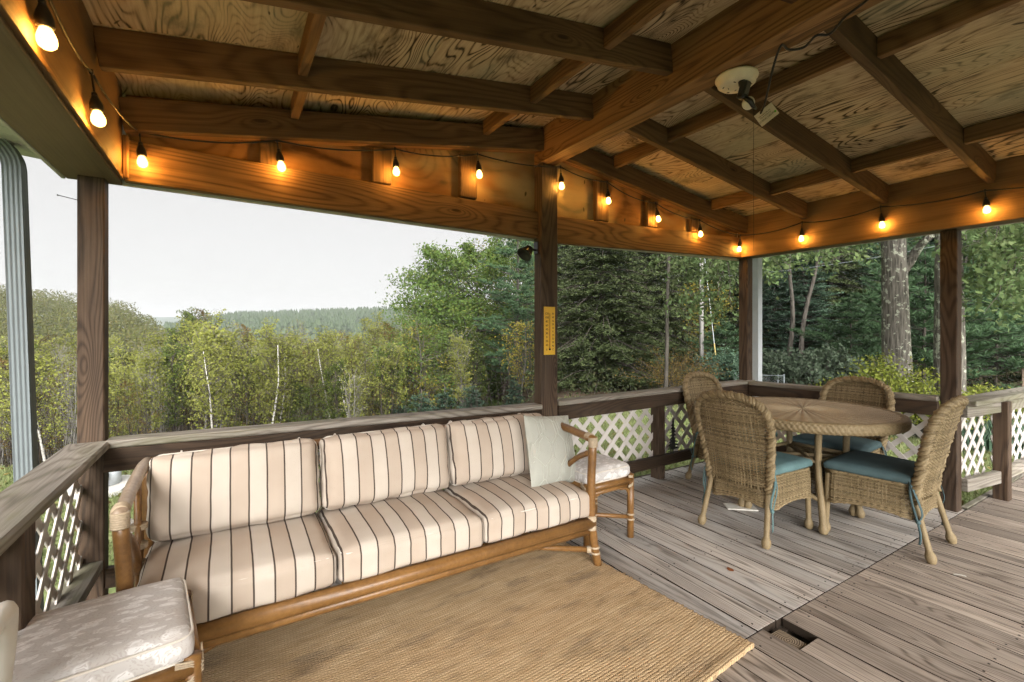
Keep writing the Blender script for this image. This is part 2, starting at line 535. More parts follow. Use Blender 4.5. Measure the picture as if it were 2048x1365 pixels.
# posts
def post(x0, x1, y0, y1, zt, zb=0.0):
    T('post', ((x0 + x1) / 2, (y0 + y1) / 2, zb), ((x0 + x1) / 2, (y0 + y1) / 2, zt), y1 - y0, x1 - x0, M['post'], up=(0, 1, 0), ch=.005)
def vpost(name, x0, x1, y0, y1, z0, z1, mat, par, off):
    m = Matrix(((0, 1, 0), (0, 0, 1), (1, 0, 0))).to_4x4()     # local X -> up, Y -> world x, Z -> world y
    b = MB().cbox(((z1 - z0) / 2, 0, 0), (z1 - z0, x1 - x0, y1 - y0), .005)
    o = b.build(name, mat, par)
    mm = Matrix(((0, 1, 0, (x0 + x1) / 2 - off.x), (0, 0, 1, (y0 + y1) / 2 - off.y), (1, 0, 0, z0 - off.z), (0, 0, 0, 1)))
    o.matrix_local = mm
    return o
vpost('post', -.547, -.458, 2.64, 2.729, -.3, 1.915, M['post'], roof, RO)
vpost('post', 1.836, 1.976, 2.62, 2.71, -.3, 2.398, M['post'], roof, RO)
vpost('post', 4.252, 4.341, 2.632, 2.721, -.3, 1.94, M['post'], roof, RO)
vpost('post', 4.252, 4.341, 1.127, 1.218, -.3, 1.94, M['post'], roof, RO)

YB = -1.7         # back end of the roof, out of view behind the camera
zl = lambda x: 2.17 + .1435 * (x + .40)        # underside of the left rafters
zr = lambda x: 2.19 + .1385 * (4.20 - x)       # underside of the right rafters
# ridge beam: two timbers side by side
T('ridge_beam', (1.867, 2.70, 2.53), (1.867, YB, 2.53), .074, .26, M['beam'])
T('ridge_beam', (1.938, 2.70, 2.536), (1.938, YB, 2.536), .063, .26, M['beam'])
# rafters
left_y = [(2.16, 2.10), (1.60, 1.53), (1.0, .94), (.42, .35), (-.2, -.25), (-.8, -.85), (-1.4, -1.42)]
for ya, yb in left_y:
    T('rafter', (-.395, ya, zl(-.395) + .07), (1.829, yb, zl(1.829) + .07), .04, .14, M['rafter'])
right_y = [2.085, 1.514, .948, .36, -.23, -.82, -1.4]
for ya in right_y:
    T('rafter', (1.971, ya + .0, zr(1.971) + .07), (4.20, ya, zr(4.20) + .07), .04, .14, M['rafter'])
# rafters against the gable
T('rafter', (-.395, 2.60, zl(-.395) - .06 + .07), (1.835, 2.60, zl(1.835) - .02 + .07), .04, .142, M['rafter'])
T('rafter', (1.976, 2.612, zr(1.976) - .03 + .07), (4.20, 2.612, zr(4.2) - .025 + .07), .04, .14, M['rafter'])
# sloping plates behind them, over the studs
T('plate', (-.38, 2.662, zl(-.38) - .06 + .03), (1.83, 2.662, zl(1.83) - .02 + .03), .078, .036, M['beam'])
T('plate', (1.98, 2.668, zr(1.98) - .03 + .03), (4.19, 2.668, zr(4.19) - .025 + .03), .066, .036, M['beam'])
# blocking between rafters
def block(x, ya, yb, z, s=.038):
    T('blocking', (x, ya, z + .045), (x, yb, z + .045), s, .088, M['stud'])
for x in (.30, 1.40):
    ys = [2.60] + [a + (b - a) * (x + .4) / 2.23 for a, b in left_y]
    for i in range(len(ys) - 1):
        dx = random.uniform(-.04, .04)
        block(x + dx, ys[i + 1] + .021, ys[i] - .021, zl(x + dx) + .045)
for x in (2.47, 3.62):
    ys = [2.612] + right_y
    for i in range(len(ys) - 1):
        dx = random.uniform(-.05, .05)
        block(x + dx, ys[i + 1] + .021, ys[i] - .021, zr(x + dx) + .045)
# plywood sheets on top (sheet joints over the rafters)
def sheet(p, q, xa, xb, z, mat, side):
    # local X runs along the porch (grain across the rafters)
    xm = (xa + xb) / 2
    T('plywood_sheet', (xm, p, z(xm) + .141 + .009), (xm, q, z(xm) + .141 + .009), math.hypot(xb - xa, z(xb) - z(xa)), .014, mat, up=Vector((-(z(xb) - z(xa)), 0, xb - xa)).normalized(), ch=.0008)
cuts = [2.80, 2.13, 1.545, .96, .37, -.24, -.84, YB]
for i in range(len(cuts) - 1):
    for xa, xb in ((-.62, .78), (.783, 1.90)):
        sheet(cuts[i + 1] + .002, cuts[i], xa, xb, zl, M['ply_roof'], 0)
cuts = [2.80, 2.085, 1.514, .948, .36, -.23, -.82, YB]
for i in range(len(cuts) - 1):
    for xa, xb in ((1.94, 3.07), (3.073, 4.60)):
        sheet(cuts[i + 1] + .002, cuts[i], xa, xb, zr, M['ply_roof'], 1)
# roofing felt above, keeps the daylight out
M['felt'] = simple('roof_felt', (.05, .05, .05), .9, .1)
def felt(xa, xb, z):
    b = MB()
    za, zb = z(xa) + .175, z(xb) + .175
    vs = [(xa, YB - .1, za), (xb, YB - .1, zb), (xb, 2.95, zb), (xa, 2.95, za)]
    vs += [(a, c, d + .02) for a, c, d in vs]
    b.add([(a - RO.x, c - RO.y, d) for a, c, d in vs], [(3, 2, 1, 0), (4, 5, 6, 7), (0, 1, 5, 4), (1, 2, 6, 5), (2, 3, 7, 6), (3, 0, 4, 7)])
    return b.build('shingle_cover', M['felt'], roof)
felt(-1.0, 1.905, zl); felt(1.895, 4.95, zr)

# gable end: beam, studs, plywood, fascia
T('gable_beam', (-.395, 2.68, 1.915 + .09), (1.834, 2.68, 1.888 + .09), .04, .186, M['beam'])
T('gable_beam', (1.978, 2.68, 1.868 + .094), (4.20, 2.68, 1.942 + .094), .04, .19, M['beam'])
for x0, x1 in ((.135, .235), (.70, .81), (1.245, 1.365), (2.37, 2.50), (2.92, 3.05), (3.47, 3.57)):
    z = zl if x1 < 1.9 else zr
    b0 = 2.09 if x1 < 1.9 else 2.065 + (x0 - 1.98) * .033
    vpost('stud', x0, x1, 2.662, 2.699, b0, z((x0 + x1) / 2) - .045, M['stud'], roof, RO)
def gable_sheet(x0, x1, z0, zf):
    b = MB()
    vs = []
    for x in (x0, x1):
        for y in (0, .012):
            vs += [(x - x0, y, 0), (x - x0, y, zf(x) - z0)]
    b.add(vs, [(0, 1, 5, 4), (2, 6, 7, 3), (0, 4, 6, 2), (1, 3, 7, 5), (0, 2, 3, 1), (4, 5, 7, 6)])
    return b.build('gable_panel', M['ply_wall'], roof, Vector((x0, 2.702, z0)) - RO)
for x0, x1 in ((-.395, .72), (.722, 1.835)):
    gable_sheet(x0, x1, 1.92, lambda x: zl(x) + .14)
for x0, x1 in ((1.977, 3.0), (3.002, 4.20)):
    gable_sheet(x0, x1, 1.95, lambda x: zr(x) + .14)
# unseen, behind the camera: beam and gable added to keep sun off the ceiling
T('gable_beam', (-.6, YB, 1.97), (4.36, YB, 1.97), .09, .19, M['beam'])
def rear_sun_blocker(x0, x1, z0, zf):
    o_ = gable_sheet(x0, x1, z0, zf); o_.location.y = YB - RO.y; return o_  # panels here are added light blockers, out of view
rear_sun_blocker(-.62, 1.90, 2.0, lambda x: zl(x) + .16)
rear_sun_blocker(1.902, 4.5, 2.0, lambda x: zr(x) + .16)
T('fascia', (-.6, 2.735, 1.97), (1.9, 2.735, 1.935), .02, .12, M['trim'])
T('fascia', (1.902, 2.735, 1.935), (4.36, 2.735, 1.985), .02, .12, M['trim'])

# left header: boxed beam
zh = 1.918
T('header_board', (-.408, 2.66, (zh + 2.31) / 2), (-.408, YB, (zh + 2.31) / 2 - .0), .016, 2.31 - zh, M['header_in'])
T('header_soffit', (-.505, 2.735, zh - .004), (-.505, YB, zh - .012), .19, .014, M['header_under'])
T('header_board', (-.61, 2.735, 2.07), (-.61, YB, 2.07), .016, .33, M['trim'])
T('header_trim', (-.398, 2.655, zh + .006), (-.398, YB, zh + .002), .006, .018, M['beam'])
vpost('corner_trim', -.398, -.376, 2.634, 2.657, zh, 2.11, M['beam'], roof, RO)
# right header
zhr = 1.942
T('header_board', (4.21, 2.70, (zhr + 2.33) / 2), (4.21, YB, (zhr + 2.33) / 2), .02, 2.33 - zhr, M['header_in'])
T('header_soffit', (4.285, 2.74, zhr + .008), (4.285, YB, zhr + .008), .126, .014, M['header_under'])
T('header_board', (4.358, 2.74, 2.09), (4.358, YB, 2.09), .018, .30, M['trim'])

# eave soffit of grooved vinyl outside the left header, and the right one
for i in range(22):
    y = 2.93 - i * .1
    T('soffit_board', (-.975, y - .048, 2.055), (-.62, y - .048, 2.02), .096, .008, M['vinyl'], ch=.003)
T('eave_fascia', (-.985, 2.98, 2.09), (-.985, 0.7, 2.09), .02, .14, M['trim'])
T('rake_board', (-1.0, 2.965, 2.12), (1.9, 2.965, zl(1.9) + .10), .02, .16, M['trim'])
T('rake_board', (1.905, 2.965, zr(1.9) + .10), (4.95, 2.965, zr(4.95) + .13), .02, .16, M['trim'])
# ------------------------------------------------------------------ railings
def lattice(par, off, origin, ax, L, z0, z1, nrm, period=.15, wid=.036):
    """diagonal vinyl lattice, one object per slat; origin + ax*s along the panel"""
    pan = empty('lattice_panel', Vector(origin) - off); pan.parent = par
    H = z1 - z0
    ax = Vector(ax).normalized(); nr = Vector(nrm).normalized()
    for lay, sg in ((0, 1), (1, -1)):
        c = -H - period if sg > 0 else 0
        s = -H - .5 * period + (.3 * period if lay else 0)
        while s < L + H:
            # line s + sg*z ; clip to the rectangle
            a, b = 0.0, H
            f = lambda z: s + z if sg > 0 else s + (H - z)
            if sg > 0: a = max(a, -s); b = min(b, L - s)
            else: a = max(a, s + H - L); b = min(b, s + H)
            if b - a > .02:
                p0 = ax * f(a) + Vector((0, 0, z0 + a)) + nr * (.007 * lay)
                p1 = ax * f(b) + Vector((0, 0, z0 + b)) + nr * (.007 * lay)
                timber('slat', p0 - Vector((0, 0, 0)), p1, .0065, wid, M['lattice'], pan, up=ax.cross(nr) * 0 + ((p1 - p0).cross(nr)).normalized(), ch=.001)
            s += period
    return pan
def railing(label, loc):
    r = empty('railing', loc); tag(r, label, 'railing', 'porch railings'); return r, Vector(loc)

# back, left bay (behind the sofa)
r, o = railing('weathered wooden railing behind the sofa, between left and middle posts', (.69, 2.65, 0))
timber('rail_cap', Vector((-.452, 2.652, .757)) - o, Vector((1.834, 2.652, .722)) - o, .105, .034, M['rail_cap'], r, ch=.006)
timber('rail', Vector((-.456, 2.623, .688)) - o, Vector((1.834, 2.623, .655)) - o, .038, .10, M['rail_board'], r)
timber('rail', Vector((-.456, 2.665, .165)) - o, Vector((1.834, 2.665, .15)) - o, .04, .085, M['rail_board'], r)
lattice(r, o, (-.40, 2.70, 0), (1, 0, 0), 2.2, .12, .70, (0, 1, 0))
# back, right bay
r, o = railing('dark railing with lattice right of the middle post, metal trees hung on it', (3.1, 2.65, 0))
timber('rail_cap', Vector((1.978, 2.66, .732)) - o, Vector((4.345, 2.66, .748)) - o, .11, .034, M['rail_cap'], r, ch=.006)
timber('rail', Vector((1.978, 2.628, .663)) - o, Vector((4.25, 2.628, .682)) - o, .038, .10, M['rail_board'], r)
timber('rail', Vector((1.978, 2.665, .145)) - o, Vector((4.25, 2.665, .175)) - o, .04, .088, M['rail_board'], r)
vpost('rail_post', 3.062, 3.145, 2.672, 2.76, -.2, .718, M['post'], r, o)
lattice(r, o, (1.98, 2.735, 0), (1, 0, 0), 2.26, .10, .70, (0, 1, 0))
# right bay
r, o = railing('dark railing with white lattice behind the wicker table', (4.28, 1.9, 0))
timber('rail_cap', Vector((4.27, 1.222, .765)) - o, Vector((4.27, 2.603, .742)) - o, .11, .034, M['rail_cap'], r, ch=.006)
timber('rail', Vector((4.238, 1.22, .698)) - o, Vector((4.238, 2.60, .675)) - o, .038, .10, M['rail_board'], r)
timber('rail', Vector((4.27, 1.22, .165)) - o, Vector((4.27, 2.63, .165)) - o, .04, .085, M['rail_board'], r)
lattice(r, o, (4.325, 1.20, 0), (0, 1, 0), 1.45, .12, .71, (1, 0, 0))
# right extension past the porch
r, o = railing('grey weathered railing with white lattice right of the right-hand post', (4.9, 1.05, 0))
timber('rail_cap', Vector((4.345, 1.13, .742)) - o, Vector((6.4, 1.02, .742)) - o, .16, .037, M['rail_cap'], r, ch=.006)
timber('rail', Vector((4.345, 1.115, .685)) - o, Vector((4.86, 1.06, .685)) - o, .038, .085, M['rail_cap'], r)
timber('rail', Vector((4.345, 1.115, .175)) - o, Vector((4.86, 1.06, .165)) - o, .04, .088, M['rail_cap'], r)
vpost('rail_post', 4.845, 4.93, 1.005, 1.09, -.2, .722, M['post'], r, o)
lattice(r, o, (4.345, 1.16, 0), (.51, -.03, 0), .50, .17, .69, (0, 1, 0))
timber('rail', Vector((4.94, 1.06, .68)) - o, Vector((6.4, 1.0, .68)) - o, .038, .085, M['rail_cap'], r)
timber('rail', Vector((4.94, 1.06, .17)) - o, Vector((6.4, 1.0, .17)) - o, .04, .088, M['rail_cap'], r)
lattice(r, o, (4.935, 1.11, 0), (1, -.05, 0), 1.4, .17, .69, (0, 1, 0))
# left side
r, o = railing('mossy grey railing at far left, beside the foreground ottoman', (-.51, 1.7, 0))
timber('rail_cap', Vector((-.515, 0.2, .748)) - o, Vector((-.508, 2.635, .752)) - o, .145, .037, M['rail_cap'], r, ch=.008)
timber('rail', Vector((-.515, .2, .285)) - o, Vector((-.505, 2.635, .235)) - o, .088, .04, M['rail_cap'], r)
vpost('rail_post', -.51, -.455, 1.70, 1.79, -.2, .727, M['post'], r, o)
vpost('rail_post', -.51, -.455, .55, .64, -.2, .727, M['post'], r, o)
lattice(r, o, (-.53, 0.3, 0), (0, 1, 0), 2.33, .22, .73, (-1, 0, 0))
# ------------------------------------------------------------------ furniture materials
def stripes_mat():
    m, nt, out = new_mat('striped_canvas'); g = G(nt)
    tc = g.node('ShaderNodeTexCoord'); co = tc.outputs['Object']
    sx = g.node('ShaderNodeSeparateXYZ'); g.set(sx.inputs[0], co)
    wob = g.noise(co, 6.0, 2)
    x = g.math('ADD', g.math('MULTIPLY_ADD', wob, .006, -.003), sx.outputs[0])
    ph = g.math('FRACT', g.math('MULTIPLY_ADD', x, 1 / .134, 20.25))
    band = g.maprange(g.math('PINGPONG', g.math('SUBTRACT', ph, .25), .5), .24, .26)
    col = g.mix(band, (.43, .362, .30), (.495, .442, .385))
    ln = g.math('PINGPONG', ph, .25)
    ln = g.math('MINIMUM', g.math('ABSOLUTE', g.math('SUBTRACT', ph, .0)), g.math('MINIMUM', g.math('ABSOLUTE', g.math('SUBTRACT', ph, .5)), g.math('ABSOLUTE', g.math('SUBTRACT', ph, 1.0))))
    col = g.mix(g.maprange(ln, .019, .026, .95, 0), col, (.055, .042, .036))
    st = g.noise(co, 3.5, 4)
    col = g.mix(1.0, col, g.ramp(st, [(.3, (.86, .83, .8)), (.7, (1.03, 1.02, 1.0))]), 'MULTIPLY')
    wv = g.math('SINE', g.math('MULTIPLY', sx.outputs[1], 1500.0))
    fn = g.noise(co, 420.0, 2)
    g.pbsdf(out, col, .85, g.bump(g.math('MULTIPLY_ADD', wv, .3, fn), .35, .0012), 0.0)
    return m
def damask_mat():
    m, nt, out = new_mat('leaf_damask'); g = G(nt)
    v, r = g.objco(0)
    def leaves(sc, rot, sd):
        mp = g.node('ShaderNodeMapping'); g.set(mp.inputs['Vector'], v); mp.inputs['Rotation'].default_value = (0, 0, rot)
        mp.inputs['Location'].default_value = (sd, sd * .7, 0)
        mp.inputs['Scale'].default_value = (sc, sc * 2.3, sc)
        wv = g.vmath('ADD', mp.outputs[0], g.vmath('SCALE', g.noise(mp.outputs[0], 2.2, 1), scale=.5))
        d = g.voro(wv, 1.0)
        vein = g.math('SINE', g.math('MULTIPLY', d, 46.0))
        return g.maprange(d, .34, .40, 1, 0, True), vein
    a, va = leaves(17, .6, 1.3); b, vb = leaves(15, -.5, 4.1); c, vc = leaves(21, 1.7, 7.7)
    base = g.mix(a, (.46, .435, .415), (.64, .625, .61))
    base = g.mix(g.math('MULTIPLY', b, .8), base, (.67, .655, .64))
    base = g.mix(g.math('MULTIPLY', c, .6), base, (.47, .44, .415))
    ve = g.maprange(g.math('ADD', va, vb), .7, 1.4, 0, .6)
    base = g.mix(ve, base, (.37, .33, .305))
    st = g.noise(v, 6, 4)
    base = g.mix(g.maprange(st, .5, .75, 0, .35), base, (.40, .33, .27))
    g.pbsdf(out, base, .8, g.bump(g.noise(v, 500, 2), .2, .001), .2, sheen=.1)
    return m
def rattan_mat(name, dark, light, rough=.35):
    m, nt, out = new_mat(name); g = G(nt)
    v, r = g.objco(11)
    n = g.noise(g.vmath('MULTIPLY', v, (6, 6, 6)), 1.0, 4, .6)
    f = g.noise(g.vmath('MULTIPLY', v, (60, 60, 60)), 1.0, 3, .6)
    col = g.ramp(g.math('MULTIPLY_ADD', f, .4, g.math('MULTIPLY', n, .6)), [(.3, dark), (.65, light)])
    g.pbsdf(out, col, rough, g.bump(f, .15, .001), .45)
    return m
def wicker_mat(name, dark, mid, light):
    m, nt, out = new_mat(name); g = G(nt)
    v, r = g.objco(0)
    ge = g.node('ShaderNodeNewGeometry')
    n = g.noise(v, 9, 4, .6)
    f = g.noise(v, 160, 2, .6)
    k = g.math('ADD', g.math('MULTIPLY', ge.outputs['Random Per Island'], .45), g.math('MULTIPLY_ADD', f, .45, g.math('MULTIPLY', n, .35)))
    col = g.ramp(k, [(.25, dark), (.55, mid), (.9, light)])
    g.pbsdf(out, col, .6, g.bump(f, .2, .001), .3)
    return m
M['stripe'] = stripes_mat()
M['damask'] = damask_mat()
M['rattan'] = rattan_mat('rattan_lacquer', (.095, .042, .011), (.23, .115, .035))
M['rattan_pale'] = rattan_mat('rattan_worn', (.16, .10, .06), (.36, .28, .20))
M['binding'] = simple('rattan_binding', (.38, .30, .205), .6, .3, .25, 40)
M['wicker'] = wicker_mat('wicker_tan', (.045, .03, .013), (.16, .116, .058), (.29, .222, .125))
def top_mat():
    m, nt, out = new_mat('wicker_table'); g = G(nt)
    v, r = g.objco(0)
    sp = g.node('ShaderNodeSeparateXYZ'); g.set(sp.inputs[0], v)
    th = g.math('ARCTAN2', sp.outputs[1], sp.outputs[0])
    ln = g.node('ShaderNodeVectorMath', operation='LENGTH'); g.set(ln.inputs[0], g.vmath('MULTIPLY', v, (1, 1, 0)))
    rad = ln.outputs['Value']
    rib = g.math('MULTIPLY_ADD', g.math('SINE', g.math('MULTIPLY', th, 40.0)), .5, .5)
    alt = g.math('SIGN', g.math('SINE', g.math('MULTIPLY', th, 40.0)))
    st = g.math('MULTIPLY_ADD', g.math('SINE', g.math('ADD', g.math('MULTIPLY', rad, 620.0), g.math('MULTIPLY', alt, 1.57))), .5, .5)
    n = g.noise(v, 9, 4, .6); f = g.noise(v, 170, 2)
    kk = g.maprange(rad, .16, .30, .40, .10)
    k = g.math('ADD', g.math('MULTIPLY', g.math('SUBTRACT', rib, .5), kk), g.math('ADD', g.math('MULTIPLY', st, .2), g.math('MULTIPLY_ADD', f, .25, g.math('MULTIPLY', n, .3))))
    col = g.ramp(k, [(.03, (.075, .05, .024)), (.28, (.30, .228, .13)), (.58, (.48, .39, .255))])
    g.pbsdf(out, col, .5, g.bump(g.math('ADD', rib, st), .5, .004), .35)
    return m
M['wicker_top'] = top_mat()
M['teal'] = simple('teal_canvas', (.105, .18, .182), .8, .2, .3, 5, .2, bscale=300)
M['teal_dark'] = simple('teal_faded_canvas', (.064, .102, .108), .8, .2, .35, 5, .2, bscale=300)
M['sage'] = simple('sage_cotton', (.36, .36, .315), .8, .2, .08, 6, .2, bscale=500)
M['thread'] = simple('cream_thread', (.45, .45, .395), .7, .2)
M['piping'] = simple('cream_piping', (.60, .55, .48), .8, .2, .1)

def sleeve(c, axis, r, L, rings=6):
    """binding of wound cane round a pole"""
    b = MB(); prof = []
    for i in range(rings * 4 + 1):
        z = (i / (rings * 4) - .5) * L
        prof.append((r + .0022 * abs(math.sin(math.pi * i / 4)), z))
    m = Vector((0, 0, 1)).rotation_difference(Vector(axis)).to_matrix()
    return b.lathe(prof, 14, c, m)
def wrap(par, c, axis, r, L=.045, rings=6, mat='binding'):
    return sleeve(c, axis, r, L, rings).build('binding', M[mat], par, smooth=True)
def curve_pts(ctrl, n):
    """Catmull-Rom through control points"""
    P = [Vector(c) for c in ctrl]
    P = [P[0] * 2 - P[1]] + P + [P[-1] * 2 - P[-2]]
    out = []
    seg = len(P) - 3
    for i in range(n):
        t = i / (n - 1) * seg
        k = min(int(t), seg - 1); f = t - k
        a, b, c, d = P[k], P[k + 1], P[k + 2], P[k + 3]
        out.append(.5 * ((2 * b) + (c - a) * f + (2 * a - 5 * b + 4 * c - d) * f * f + (3 * b - a - 3 * c + d) * f ** 3))
    return out
def pole(name, pts, r, par, mat='rattan', n=12, seg=None):
    if seg: pts = curve_pts(pts, seg)
    return MB().tube(pts, r, n).build(name, M[mat], par, smooth=True)

def piping_loop(hx, hy, z, cr, r=.0042, taper=None, n=10):
    pts = []
    for sx, sy, a0 in ((1, 1, 0), (-1, 1, 90), (-1, -1, 180), (1, -1, 270)):
        for i in range(n):
            a = R(a0 + 90 * i / (n - 1))
            x, y = sx * (hx - cr) + cr * math.cos(a), sy * (hy - cr) + cr * math.sin(a)
            if taper: x *= taper(y / hy)
            pts.append((x, y, z))
    return MB().tube(pts, r, 6, closed=True)

# ------------------------------------------------------------------ sofa
SO = Vector((.68, 2.15, 0))
sofa = empty('sofa', SO)
tag(sofa, 'three-seat rattan sofa with beige striped cushions along the railing', 'sofa')
for s in (-1, 1):
    pole('front_post', [(s * .985, -.292, .008), (s * .968, -.282, .12), (s * .955, -.275, .26), (s * .956, -.273, .45), (s * .968, -.272, .66)], .0225, sofa, seg=16)
    pole('back_post', [(s * .985, .335, .008), (s * .968, .305, .16), (s * .965, .30, .42), (s * .972, .325, .69)], .0215, sofa, seg=14)
    arm = pole('arm_rail', [(s * .968, -.285, .668), (s * .972, -.05, .688), (s * .972, .20, .70), (s * .972, .335, .69)], .0215, sofa, 'rattan_pale' if s < 0 else 'rattan', seg=14)
    wrap(arm, (s * .968, -.273, .655), (0, .05, 1), .0238, .05, 7)
    wrap(arm, (s * .972, -.238, .674), (0, 1, .08), .0228, .035, 5)
    pole('side_rail', [(s * .955, -.26, .225), (s * .962, .30, .225)], .022, sofa)
    for yy in (.03, .058):
        pole('spindle', [(s * .962, yy, .22), (s * .968, yy + .01, .685)], .0105, sofa)
    pole('arm_brace', [(s * .958, -.262, .60), (s * .962, -.14, .54), (s * .963, -.02, .44), (s * .963, .02, .36)], .015, sofa, seg=12)
    lp = [(s * .962, .045 + .045 * math.cos(a), .45 + .085 * math.sin(a)) for a in np.linspace(0, 2 * math.pi, 20)[:-1]]
    MB().tube(lp, .009, 8, closed=True).build('loop', M['rattan'], sofa, smooth=True)
    for zz in (.38, .45, .52):
        wrap(sofa, (s * .963, .045, zz), (0, 0, 1), .026, .02, 3)
    wrap(sofa, (s * .956, -.276, .235), (0, 0, 1), .0240, .075, 10)
    wrap(sofa, (s * .972, -.284, .105), (0, 0, 1), .0238, .010, 2)
    wrap(sofa, (s * .974, -.285, .075), (0, 0, 1), .0238, .010, 2)
    pole('stretcher', [(s * .97, -.283, .09), (s * .55, .0, .10), (s * .30, .16, .10)], .014, sofa)
    wrap(sofa, (s * .945, -.266, .09), (s, -.67, 0), .017, .022, 3)
b = MB().tube([(-.965, -.272, .232), (.965, -.272, .232)], .031, 14)
b.tube([(-.965, -.262, .188), (.965, -.262, .188)], .019, 12)
b.build('front_rail', M['rattan'], sofa, smooth=True)
pole('back_rail', [(-.965, .30, .225), (.965, .30, .225)], .024, sofa)
pole('top_rail', [(-.972, .33, .69), (.972, .33, .69)], .017, sofa)
for x in np.linspace(-.85, .85, 7):
    pole('seat_slat', [(x, -.26, .245), (x, .29, .245)], .012, sofa, n=8)
for i in range(3):
    x = -.6365 + .6365 * i
    o = rounded_box((.634, .52, .128), .03, 16, (.035, 0), .006, i * 9.3).build('seat_cushion', M['stripe'], sofa, (x, -.025, .326), True)
    p = piping_loop(.304, .247, .052, .03, .0028); p.build('piping', M['piping'], o, smooth=True)
    o = rounded_box((.628, .335, .125), .045, 16, (.045, .02), .010, 40 + i * 5.1).build('back_cushion', M['stripe'], sofa, (x + .004 * i, .168, .578), True)
    o.rotation_euler = (R(90 - 13), 0, R((-1.5, .8, -.6)[i]))
    p = piping_loop(.312, .166, -.012, .04, .0032); p.build('piping', M['piping'], o, smooth=True)
    for tx in (-.22, .25):
        lp = [(x + tx + .002 * a, .33 + .026 * math.cos(a), .695 + .026 * math.sin(a)) for a in np.linspace(0, 2 * math.pi, 14)[:-1]]
        MB().tube(lp, .004, 6, closed=True).build('tie', M['piping'], sofa, smooth=True)

# throw pillow
PW = .192
def pil(x, y, sgn):
    e = max(0.0, (1 - x * x)) ** .55 * max(0.0, (1 - y * y)) ** .55
    k = 1 - .06 * (1 - abs(x * y)) * (abs(x) ** 6 + abs(y) ** 6) / 2
    return Vector((x * PW * k, y * PW * k, sgn * .066 * e))
pb = MB()
pb.grid(lambda a, c: pil(2 * a - 1, 2 * c - 1, 1), 30, 30)
pb.grid(lambda a, c: pil(1 - 2 * a, 2 * c - 1, -1), 30, 30)
pillow = empty('throw_pillow', (1.56, 2.13, .572))
tag(pillow, 'square sage-grey pillow with stitched geometric lines at the sofa\'s right end', 'pillow')
po = pb.build('cover', M['sage'], pillow, smooth=True)
sb = MB()
def stitch(pts):
    q = []
    for (a, c), (d, e) in zip(pts[:-1], pts[1:]):
        for t in np.linspace(0, 1, 7)[:-1]:
            q.append((a + (d - a) * t, c + (e - c) * t))
    q.append(pts[-1])
    q = [p for p in q if abs(p[0]) < .97 and abs(p[1]) < .97]
    if len(q) > 2: sb.tube([pil(x, y, 1) + Vector((0, 0, .001)) for x, y in q], .0016, 5)
for i in range(-3, 4):
    for j in range(-3, 4):
        cx, cyy = i * .60 + (.30 if j % 2 else 0), j * .62
        a, h1, h2 = .24, .22, .46
        stitch([(cx - a, cyy - h1), (cx - a, cyy + h1), (cx, cyy + h2), (cx + a, cyy + h1), (cx + a, cyy - h1), (cx, cyy - h2), (cx - a, cyy - h1)])
        stitch([(cx - .14, cyy - .1), (cx - .14, cyy + .2), (cx, cyy + .33)])
sb.build('stitching', M['thread'], po, smooth=True)
po.rotation_euler = (R(74), R(7), R(12))

# ------------------------------------------------------------------ ottomans
def ottoman(loc, rz, hx, hy, label, zt=.355):
    t = empty('ottoman', loc, rz); tag(t, label, 'ottoman', 'rattan ottomans with leaf damask cushions')
    for sx in (-1, 1):
        for sy in (-1, 1):
            pole('leg', [(sx * hx, sy * hy, .006), (sx * hx, sy * hy, zt + .03)], .0205, t)
            wrap(t, (sx * hx, sy * hy, .115), (0, 0, 1), .0225, .010, 2)
            wrap(t, (sx * hx, sy * hy, .145), (0, 0, 1), .0225, .010, 2)
            for dx, dy in ((-sx, 0), (0, -sy)):
                br = MB()
                br.tube(curve_pts([(sx * hx + dx * .012, sy * hy + dy * .012, zt - .13), (sx * hx + dx * .016, sy * hy + dy * .016, zt - .085), (sx * hx + dx * .04, sy * hy + dy * .04, zt - .052), (sx * hx + dx * .09, sy * hy + dy * .09, zt - .045)], 10), .009, 8)
                br.build('bracket', M['rattan'], t, smooth=True)
            # crossed lashing at the corner
            ls = MB()
            for k in range(3):
                a = .011 * (k - 1)
                ls.tube([(sx * (hx + .021), sy * (hy - .03), zt + .028 + a), (sx * (hx + .0215), sy * (hy + .006), zt - .002 + a), (sx * (hx - .006), sy * (hy + .0215), zt - .028 + a * .5), (sx * (hx - .04), sy * (hy + .022), zt - .035 + a * .5)], .0028, 6)
                ls.tube([(sx * (hx + .021), sy * (hy - .03), zt - .035 + a), (sx * (hx + .0215), sy * (hy + .006), zt + .0 + a), (sx * (hx - .006), sy * (hy + .0215), zt + .02 + a * .5), (sx * (hx - .04), sy * (hy + .022), zt + .026 + a * .5)], .0028, 6)
            ls.build('lashing', M['binding'], t, smooth=True)
        for z, r in ((zt, .022), (zt - .034, .0125)):
            pole('rail', [(sx * hx, -hy, z), (sx * hx, hy, z)], r, t)
            pole('rail', [(-hx, sx * hy, z), (hx, sx * hy, z)], r, t)
    pole('stretcher', [(-hx, -hy, .13), (hx, hy, .13)], .0125, t)
    pole('stretcher', [(-hx, hy, .126), (hx, -hy, .126)], .0125, t)
    c = rounded_box((2 * hx + .012, 2 * hy + .012, .075), .028, 14, (.022, 0), .002, loc[0] * 5).build('cushion', M['damask'], t, (0, 0, zt + .052), True)
    for z in (.0285, -.0285):
        piping_loop(hx + .0015, hy + .0015, z, .04, .0036).build('piping', M['piping'], c, smooth=True)
    return t
ottoman((1.885, 2.165, 0), R(2), .175, .155, 'small rattan ottoman with leaf-patterned cushion at the sofa\'s right end')
ottoman((-.335, 1.645, 0), R(7), .235, .185, 'rattan ottoman with pale leaf-patterned cushion in the left foreground', .36)

